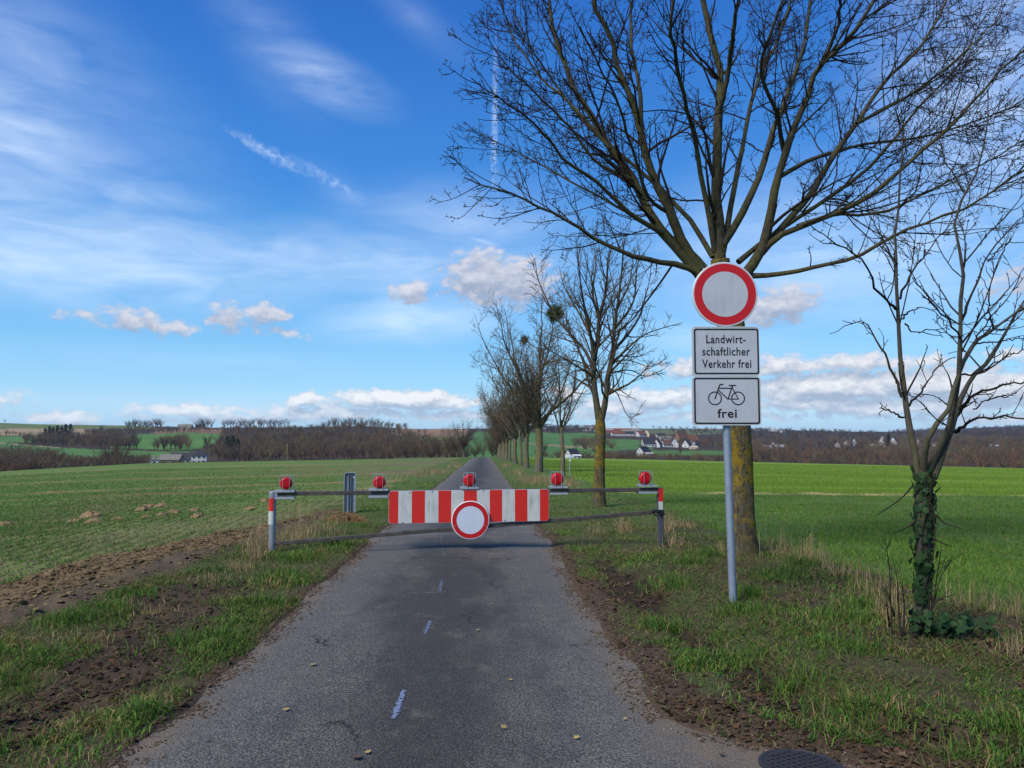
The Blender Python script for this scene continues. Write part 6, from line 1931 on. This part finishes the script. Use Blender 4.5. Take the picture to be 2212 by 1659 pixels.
# ---- lush tussocks
TU = [(-4.0, 5.0), (-3.4, 4.4), (-3.15, 5.2), (-4.5, 5.9), (-2.25, 6.3), (-3.6, 6.9), (-2.05, 7.6), (-3.05, 3.9), (-2.6, 4.1), (2.3, 6.9), (2.75, 5.7), (3.2, 8.6), (3.5, 8.9), (3.9, 9.4), (2.6, 9.6), (3.1, 6.6), (3.5, 7.0), (2.9, 4.1), (3.3, 4.0), (3.6, 4.4), (2.2, 4.4), (2.55, 3.85), (1.75, 5.6), (1.55, 6.6), (2.0, 5.0), (4.15, 5.0), (4.4, 4.6), (3.9, 4.05), (2.0, 8.2), (2.6, 7.6), (-2.3, 9.0), (-2.4, 10.2), (-2.2, 11.6), (3.0, 10.4)]
tx, ty, th = [], [], []
for cx_, cy_ in TU:
    m_ = int(rg.uniform(260, 520)); s_ = rg.uniform(.09, .19)
    tx.append(cx_ + rg.normal(0, s_, m_)); ty.append(cy_ + rg.normal(0, s_ * .8, m_)); th.append(rg.uniform(.07, .19, m_))
x, y, h = map(np.concatenate, (tx, ty, th)); n = len(x)
blades('tussock_grass', x, y, h, rg.uniform(.004, .008, n), rg.uniform(.2, .95, n), np.where((rg.random(n) < .12)[:, None], pick(YELLOWS, n), pick(GREENS * .92, n)))

# ---- right-hand grass strip and young corn beyond
x, y, d = wedge(620000, 5.5, 27, power=-.2); q_ = x > 3.6; x, y, d = x[q_], y[q_], d[q_]
Z = zones(x, y); keep = (Z['strip'] > .4) & (rg.random(len(x)) < .35 + .65 * sst(fbm(x, y, .8, 3, 211), -.6, .3)); x, y, d = x[keep], y[keep], d[keep]; n = len(x)
tone = fbm(x, y, 2.2, 3, 212)
col = pick(GREENS, n, .2) * (1 + .22 * tone)[:, None] * np.array([1.05, 1.02, .85]); o_ = rg.random(n) < .045 + .05 * sst(tone, .2, .8); col[o_] = pick(YELLOWS, int(o_.sum()))
blades('meadow_grass', x, y, rg.uniform(.035, .085, n), rg.uniform(.004, .008, n) * (1 + d / 16), rg.uniform(.35, .95, n), col * 1.12, seg2=False)
x, y, d = wedge(500000, 25.5, 110, power=-.3); q_ = x > 3.6; x, y, d = x[q_], y[q_], d[q_]
Z = zones(x, y); row = np.abs(((y + .02 * x) / .5) % 1 - .5)
keep = (Z['crop'] > .4) & (rg.random(len(x)) > .95 * Z['straw']); x, y, d = x[keep], y[keep], d[keep]
y = np.where(d < 70, np.round(y / .36) * .36 + rg.normal(0, .06, len(y)), y); n = len(x)
tone = fbm(x * .2, y, 2.5, 3, 213)
trk = np.zeros(n)
for off in (-1.0, 1.0):
    dd_ = np.abs(y - 62 + 1.02 * (x - 4) * .95 - off - .004 * (x - 22) ** 2); trk = np.maximum(trk, (dd_ < .6) * (x > 6))
s_ = rg.random(n) > trk * .9; x, y, d, tone = x[s_], y[s_], d[s_], tone[s_]; n = len(x)
col = pick(np.array([(.180, .280, .038), (.205, .305, .044), (.145, .240, .038)]), n, .15) * (1 + .18 * tone)[:, None]
blades('corn_seedlings', x, y, rg.uniform(.06, .13, n), rg.uniform(.008, .014, n) * (d / 22), rg.uniform(.2, .7, n), col, seg2=False)

# ---- drilled rows of thin winter corn on the left field
x, y, d = wedge(920000, 6.0, 75, power=-.25); q_ = x < -3.0; x, y, d = x[q_], y[q_], d[q_]
u_ = x + .09 * y; u_ = np.round(u_ / .25) * .25 + rg.normal(0, .035, len(x)); x = np.where(d < 45, u_ - .09 * y, x)
Z = zones(x, y)
cov_ = .30 + .70 * sst(fbm(x, y, 1.6, 3, 221) + .8 * sst(np.abs(x + 4), 0.5, 5) - .25 + .4 * sst(d, 9, 24), -.3, .75)
hd_ = sst(x - np.interp(y, [3, 6.5, 8.8, 14.5, 17, 22, 60], [-8.6, -8.4, -7.9, -6.6, -5.6, -4.6, -4.5]), -.8, 1.2)
keep = (Z['fieldl'] > .5) & (rg.random(len(x)) < cov_ * .78 * (1 - .35 * hd_)) & (d < 75)
for a_, b_, wd_ in ((29, .34, 1.0), (44, .30, 1.6), (62, .28, 1.3), (24, .30, .35)):
    dd_ = np.abs(y - a_ - b_ * (x + 20) + 2.5 * fbm(x, y, 14, 2, int(a_))); keep &= (rg.random(len(x)) > .72 * sst(wd_ - dd_, -.3, .5))
keep &= rg.random(len(x)) > .8 * sst(x, -26, -5) * sst(y, 34, 60)
x, y, d = x[keep], y[keep], d[keep]; n = len(x)
col = pick(np.array([(.092, .188, .036), (.115, .212, .044), (.076, .160, .040)]), n, .2); o_ = rg.random(n) < .08; col[o_] = pick(YELLOWS, int(o_.sum()))
blades('corn_seedlings', x, y, rg.uniform(.04, .10, n), rg.uniform(.0035, .006, n) * (1 + d / 11), rg.uniform(.3, .95, n), col, seg2=False)

# ---- dry grass: stands of bleached stalks
DRY = [  # xd, yd, spread px x, px y, stalks, height
    (560, 1190, 26, 12, 240, .48), (545, 1215, 20, 8, 140, .30), (640, 1165, 40, 12, 380, .26), (690, 1150, 45, 10, 360, .26), (610, 1185, 30, 8, 200, .24), (725, 1130, 25, 6, 110, .3), (655, 1120, 30, 8, 60, .55),
    (945, 1022, 38, 5, 420, .45), (985, 1010, 22, 3, 240, .45), (910, 1030, 24, 4, 200, .35), (985, 1000, 14, 3, 100, .45),
    (1145, 1040, 28, 8, 420, .42), (1185, 1045, 32, 7, 420, .42), (1225, 1050, 26, 7, 320, .42), (1115, 1022, 14, 4, 180, .4), (1095, 1008, 10, 3, 140, .4),
    (1345, 1150, 16, 8, 120, .35), (1290, 1158, 20, 6, 60, .3), (1440, 1150, 16, 10, 170, .42), (1455, 1180, 22, 8, 140, .25), (1480, 1140, 22, 6, 140, .22),
    (1680, 1200, 34, 10, 80, .46), (1745, 1215, 22, 10, 95, .46), (1790, 1240, 26, 10, 60, .46), (1720, 1205, 30, 8, 70, .2), (1840, 1262, 40, 10, 60, .36), (1900, 1290, 36, 14, 80, .4),
    (1915, 1345, 26, 16, 120, .32), (1955, 1370, 30, 12, 60, .34), (2080, 1320, 40, 16, 70, .38), (2150, 1330, 50, 14, 80, .36), (2200, 1345, 30, 14, 60, .34), (1800, 1255, 60, 10, 120, .14), (1900, 1300, 60, 12, 120, .14), (2190, 1430, 25, 12, 70, .22), (1560, 1200, 14, 6, 50, .22),
    (450, 1260, 40, 10, 120, .14), (330, 1330, 50, 14, 130, .12), (200, 1395, 40, 14, 90, .12), (520, 1235, 30, 8, 160, .16),
]
tx, ty, th = [], [], []
for xd, yd, sx_, sy_, m_, h_ in DRY:
    P_, ok = hit(xd + rg.normal(0, sx_ * .6, m_), yd + rg.normal(0, sy_ * .55, m_), 2.5, 300, 400)
    P_ = P_[ok]; tx.append(P_[:, 0]); ty.append(P_[:, 1]); th.append(h_ * rg.uniform(.35, 1.15, len(P_)))
x, y, h = map(np.concatenate, (tx, ty, th)); n = len(x)
dl, dr = edges(y)[0] - x, x - edges(y)[1]; s_ = np.maximum(dl, dr) > .05; x, y, h = x[s_], y[s_], h[s_]; n = len(x)
d = np.hypot(x, y)
blades('dry_grass', x, y, h, rg.uniform(.0022, .004, n) * (1 + d / 14), np.abs(rg.normal(.42, .42, n)).clip(.02, .97), pick(STRAW, n, .25), curl=.9)

# flattened hay heap at the foot of the channel post
P_, ok = hit(747, 1128); hp = P_[0]
hay = empty('hay_heap', hp, 0, label='small heap of matted orange brown dead grass at the foot of the channel post', cat='hay heap')
m_ = 1500; a = rg.random(m_) * 6.28; r_ = rg.random(m_) ** .6 * .34
px, py = r_ * np.cos(a), r_ * np.sin(a) * .8; pz = .21 * (1 - (r_ / .36) ** 2) * rg.uniform(.5, 1, m_)
dx = np.stack([np.cos(a) * .8 + rg.normal(0, .5, m_), np.sin(a) * .8 + rg.normal(0, .5, m_), rg.normal(-.45, .25, m_)], 1); dx /= np.linalg.norm(dx, axis=1, keepdims=True)
L_ = rg.uniform(.08, .22, m_)[:, None]; c = np.stack([px, py, pz], 1); s = np.cross(dx, rg.normal(size=(m_, 3))); s /= np.linalg.norm(s, axis=1, keepdims=True); s *= .005
V = np.stack([c - s, c + s, c + dx * L_ * .5 + s + [0, 0, .012], c + dx * L_ * .5 - s + [0, 0, .012], c + dx * L_], 1).reshape(-1, 3); i = (np.arange(m_) * 5)[:, None]
link('stalks', mesh_data('stalks', V, [i + np.array([0, 1, 2, 3]), i + np.array([3, 2, 4])], M_GRASS, False, np.repeat(pick(np.array([(.30, .17, .075), (.36, .22, .10), (.24, .13, .06), (.32, .24, .12)]), m_), 5, 0)), hay, kind='stuff')

# ---- mole hills on the left field
M_HILL = mat('crumbly soil', (.30, .205, .105), .95, 0, .1, .6, 30, (.17, .115, .065), .8, 60)
for mi, (xd, yd, s_) in enumerate(sorted(((10, 1136, 26), (160, 1129, 24), (197, 1118, 38), (203, 1133, 26), (253, 1127, 22), (308, 1104, 28), (324, 1098, 24), (348, 1098, 26), (350, 1115, 22), (376, 1109, 24), (420, 1105, 20), (428, 1119, 26), (542, 1102, 22), (570, 1084, 18), (315, 1121, 18)))):
    P_, ok = hit(xd, yd, 4, 80); p = P_[0]; r_ = s_ * .62 * float((p - EYEP) @ FWD) / FPX
    na_, nr_ = 18, 6; V = [(0, 0, 0)]
    for j in range(1, nr_ + 1):
        for k in range(na_):
            a = 6.2832 * k / na_; q_ = j / nr_ * (1 + .18 * math.sin(3 * a + xd) + .1 * rg.normal()); V.append((r_ * q_ * math.cos(a), r_ * q_ * math.sin(a) * 1.3, 0))
    V = np.array(V); rr_ = np.hypot(V[:, 0], V[:, 1] / 1.3) / r_
    V[:, 2] = r_ * .46 * np.clip(1 - rr_ ** 1.6, -.12, 1) + r_ * .09 * rg.normal(size=len(V)) * (rr_ < 1)
    F3 = np.array([(0, 1 + k, 1 + (k + 1) % na_) for k in range(na_)]); F4 = np.array([(1 + (j - 1) * na_ + k, 1 + j * na_ + k, 1 + j * na_ + (k + 1) % na_, 1 + (j - 1) * na_ + (k + 1) % na_) for j in range(1, nr_) for k in range(na_)])
    tag(link('mole_hill', mesh_data('mole_hill', V, [F3, F4], M_HILL, False), loc=(p[0], p[1], float(H(p[0], p[1])) + .005)), ORD[14 - mi] + ' low brown mole hill counted outwards from the barrier on the seedling field', 'mole hill', 'mole hills on the seedling field')

# ---- clods and crumbs of earth
ICO = None


def lumps(name, x, y, s, col, flat=.6, sink=.25, z=None):
    """irregular crumbs of soil"""
    n = len(x); t = (1 + 5 ** .5) / 2
    v0 = np.array([(-1, t, 0), (1, t, 0), (-1, -t, 0), (1, -t, 0), (0, -1, t), (0, 1, t), (0, -1, -t), (0, 1, -t), (t, 0, -1), (t, 0, 1), (-t, 0, -1), (-t, 0, 1)]) / 1.9
    f0 = np.array([(0, 11, 5), (0, 5, 1), (0, 1, 7), (0, 7, 10), (0, 10, 11), (1, 5, 9), (5, 11, 4), (11, 10, 2), (10, 7, 6), (7, 1, 8), (3, 9, 4), (3, 4, 2), (3, 2, 6), (3, 6, 8), (3, 8, 9), (4, 9, 5), (2, 4, 11), (6, 2, 10), (8, 6, 7), (9, 8, 1)])
    pal = col[rg.integers(0, n, 10)]
    tm = []
    for k in range(10):
        v_ = v0 * rg.uniform(.6, 1.35, (12, 1)); v_[:, 2] *= flat
        tm.append(mesh_data(name, v_, [f0], mat('soil %.4f %.4f %.4f' % tuple(pal[k]), tuple(float(q) for q in pal[k]), .95, 0, .05), False))
    zz = (H(x, y) if z is None else z) + s * flat * (1 - 2 * sink) * .5
    return gn_instances(name, np.c_[x, y, zz], np.c_[rg.normal(0, .2, (n, 2)), rg.random(n) * 6.28], np.c_[s * rg.uniform(.7, 1.5, n), s, s], rg.integers(0, 10, n), tm, kind='stuff')


M_SOIL = mat('loose soil', (1, 1, 1), .95, 0, .1, .5, 60, (.5, .5, .5), .5, 90, tint=True)
y = 4.6 + 13.5 * rg.random(170000) ** 1.5; x = rg.uniform(-6.4, -3.1, len(y)); Z = zones(x, y); k = (Z['clod'] > .3) & (rg.random(len(x)) < .22 + .78 * sst(fbm(x, y, .45, 3, 231), -.5, .4)) & (rg.random(len(x)) > .82 * sst(x - np.interp(y, [3, 7, 13], [-4.7, -4.55, -3.85]), -.15, .2)) & (np.abs(x) < y * .9 + .8); x, y = x[k][:30000], y[k][:30000]
lumps('soil_clods', x, y, rg.gamma(1.6, .0075, len(x)).clip(.004, .045), pick(np.array([(.190, .132, .068), (.225, .162, .085), (.150, .104, .056), (.115, .080, .046), (.175, .122, .062)]), len(x), .25), .38)
x, y, d = wedge(60000, 4.5, 18, power=.2); Z = zones(x, y); k = (Z['clod'] + .6 * Z['mudl'] + .5 * Z['litter'] > .3) & (rg.random(len(x)) < .35); x, y, d = x[k], y[k], d[k]; n = len(x)
blades('loose_straw', x, y, rg.uniform(.03, .10, n), rg.uniform(.002, .004, n) * (1 + d / 14), rg.uniform(.93, 1.0, n), pick(STRAW * .75, n), seg2=False)
x, y, d = wedge(160000, 3.0, 13, power=-.2); Z = zones(x, y); k = (np.maximum(np.maximum(Z['mudl'], Z['rut']), np.maximum(Z['edger'], Z['edgel']) * .6) > .35) & (np.maximum(Z['dl'], Z['dr']) > .03) & (rg.random(len(x)) < .7); x, y = x[k][:5000], y[k][:5000]
lumps('mud_crumbs', x, y, rg.uniform(.004, .015, len(x)) * (1 + (rg.random(len(x)) < .06) * 1.5), pick(np.array([(.050, .034, .021), (.062, .043, .026), (.038, .026, .018), (.070, .046, .027)]), len(x), .25))
x, y, d = wedge(60000, 6.0, 24, power=.3); Z = zones(x, y); k = (Z['fieldl'] > .5) & (rg.random(len(x)) < .5); x, y = x[k][:7000], y[k][:7000]
lumps('field_crumbs', x, y, rg.uniform(.008, .024, len(x)), pick(np.array([(.15, .115, .075), (.18, .14, .09), (.12, .09, .06)]), len(x), .25), .5)

# ---- crumbs and fragments washed over the road edges
y = 3.3 + 14 * rg.random(12000) ** 1.6; sd_ = rg.random(12000) < .5; xl_, xr_ = edges(y); off_ = rg.normal(.0, .085, 12000)
x = np.where(sd_, xl_ - off_, xr_ + off_); dl_ = np.maximum(xl_ - x, x - xr_); k = (dl_ > -.24) & (dl_ < .12) & (fbm(x, y, .4, 3, 251) > -.35); x, y, dl_ = x[k], y[k], dl_[k]
zc_ = np.where(dl_ < .03, road_z(x, y) + .001, H(x, y))
lumps('edge_crumbs', x, y, rg.uniform(.003, .012, len(x)), pick(np.array([(.085, .062, .042), (.11, .082, .056), (.065, .046, .032), (.14, .11, .07)]), len(x), .25), .5, z=zc_)

# ---- dead leaves
LEAFV = np.array([(0, -.5, 0), (.16, -.30, .05), (.42, -.28, .13), (.30, -.02, .09), (.46, .20, .16), (.18, .24, .06), (0, .55, .02), (-.18, .24, .08), (-.46, .20, .20), (-.30, -.02, .10), (-.42, -.28, .10), (-.16, -.30, .04), (0, 0, 0)])
LEAFF = np.array([(12, i, (i + 1) % 12) for i in range(12)])
M_LEAF = [mat('dead leaf brown', (.090, .056, .033), .85, 0, .06, .5, 40, (.045, .026, .017)), mat('dead leaf tan', (.15, .10, .060), .85, 0, .06, .5, 40, (.080, .050, .030)), mat('dead leaf grey', (.11, .082, .058), .85, 0, .06, .5, 40, (.055, .038, .028)), mat('dead leaf rust', (.14, .068, .030), .85, 0, .06, .5, 40, (.11, .05, .03)), mat('yellow leaf', (.34, .26, .085), .65, 0, .3, .4, 40, (.25, .17, .06))]


def leaf_data(m_, cup, seed):
    r_ = np.random.default_rng(seed); V = LEAFV * r_.uniform(.8, 1.2, LEAFV.shape); V[:, 2] = V[:, 2] * cup + r_.normal(0, .03 * abs(cup), 13)
    return mesh_data('fallen_leaf', V, [LEAFF], m_, False)


LD = [leaf_data(M_LEAF[k % 4], c_, k) for k, c_ in enumerate((1.0, 1.6, .6, 1.2, -1.1, 1.9, .9, -1.5))]
x, y, d = wedge(90000, 3.2, 17, power=-.2); Z = zones(x, y)
pr_ = .05 + .75 * Z['litter'] + .40 * Z['mudl'] + .35 * Z['edger'] + .35 * Z['rut'] + .10 * Z['edgel']
k = (np.maximum(Z['dl'], Z['dr']) > .03) & (Z['strip'] < .5) & (Z['fieldl'] < .5) & (rg.random(len(x)) < pr_ * .55 * (1 - .85 * Z['clod']))
x, y, d = x[k][:6500], y[k][:6500], d[k][:6500]; n = len(x)
z = H(x, y); s = rg.uniform(.018, .052, n); big = np.argsort(-s / d)[:295]; bigm = np.zeros(n, bool); bigm[big] = True
for i in big:
    o = link('fallen_leaf', LD[int(rg.choice(8, p=[.2, .2, .15, .08, .15, .1, .08, .04]))], ground, loc=(x[i], y[i], z[i] + .010))
    o.scale = (s[i],) * 3; o.rotation_euler = (rg.normal(0, .35), rg.normal(0, .35), rg.random() * 6.28)
xi, yi, zi, si = x[~bigm], y[~bigm], z[~bigm], s[~bigm]; m_ = len(xi)
a = rg.random(m_) * 6.28; Vv = LEAFV[None] * rg.uniform(.75, 1.2, (m_, 13, 3)); Vv[..., 2] *= rg.uniform(-1.5, 2.0, (m_, 1)); Vv = Vv * si[:, None, None]
tl_ = rg.normal(0, .4, (m_, 1)); X, Y, Zz = Vv[..., 0], Vv[..., 1], Vv[..., 2] + Vv[..., 0] * tl_
V = np.stack([X * np.cos(a)[:, None] - Y * np.sin(a)[:, None] + xi[:, None], X * np.sin(a)[:, None] + Y * np.cos(a)[:, None] + yi[:, None], Zz + zi[:, None] + .008], -1).reshape(-1, 3)
link('leaf_litter', mesh_data('leaf_litter', V, [(LEAFF[None] + (np.arange(m_) * 13)[:, None, None]).reshape(-1, 3)], M_SOIL, False, np.repeat(pick(np.array([(.075, .047, .028), (.105, .070, .042), (.085, .060, .042), (.055, .037, .024), (.105, .056, .028)]), m_, .25), 13, 0)), kind='stuff')

# leaves scattered over the asphalt
for xd, yd, s_, kk in ((676, 1444, .075, 4), (1102, 1477, .05, 4), (1088, 1582, .055, 4), (618, 1541, .06, 4), (1245, 1605, .05, 4), (1032, 1368, .05, 4), (1060, 1312, .045, 4), (770, 1648, .08, 2), (794, 1636, .05, 4), (1400, 1520, .04, 4), (700, 1320, .045, 1), (450, 1485, .06, 1), (470, 1482, .06, 3), (1590, 1610, .07, 1), (1560, 1640, .05, 0), (1350, 1560, .035, 4)):
    P_, ok = hit(xd, yd, 2.5, 40); p = P_[0]
    o = link('fallen_leaf', LD[kk] if kk < 4 else (LD_Y if 'LD_Y' in globals() else globals().setdefault('LD_Y', leaf_data(M_LEAF[4], .5, 99))), road, loc=(p[0], p[1], float(road_z(p[0], p[1])) + .012))
    s_ *= .8; o.scale = (s_, s_, s_); o.rotation_euler = (rg.normal(0, .15), rg.normal(0, .15), rg.random() * 6.28)
# pale grit along the road edge
x = rg.uniform(.6, 2.0, 1400); y = rg.uniform(3.3, 7.5, 1400); dr = x - edges(y)[1]; k = np.abs(dr - .02) < .22; x, y, dr = x[k], y[k], dr[k]
s = rg.uniform(.002, .0045, len(x)); n = len(x)
V = np.array([(-1, 0, 0), (1, 0, 0), (0, -1, 0), (0, 1, 0), (0, 0, 1)], float)[None] * s[:, None, None] * rg.uniform(.7, 1.3, (n, 5, 1))
V = V + np.stack([x, y, np.where(dr < 0, road_z(x, y), H(x, y)) + .004], -1)[:, None]
i = (np.arange(n) * 5)[:, None]
link('grit', mesh_data('grit', V.reshape(-1, 3), [np.concatenate([i + np.array(f) for f in ((0, 2, 4), (2, 1, 4), (1, 3, 4), (3, 0, 4))])], mat('pale grit', (.36, .32, .26), .9), False), kind='stuff')

# ================================================================== air
zmin = float(GZ.min())
hz = bpy.data.materials.new('haze'); hz.use_nodes = True
g = NT(hz.node_tree); g.n.remove(g.n['Principled BSDF'])
pv = g.node('ShaderNodeVolumePrincipled'); pv.inputs['Color'].default_value = (.62, .78, 1, 1); pv.inputs['Density'].default_value = HAZE; pv.inputs['Anisotropy'].default_value = .2
g.l.new(pv.outputs[0], g.n['Material Output'].inputs['Volume'])
top = max(60.0, float(GZ.max()) + 25)
hb = MB().box((0, 0, (zmin - 1 + top) / 2), (14600, 14600, top - zmin + 1)).build('haze', hz)
tag(hb, kind='stuff')
hb.display_type = 'BOUNDS'
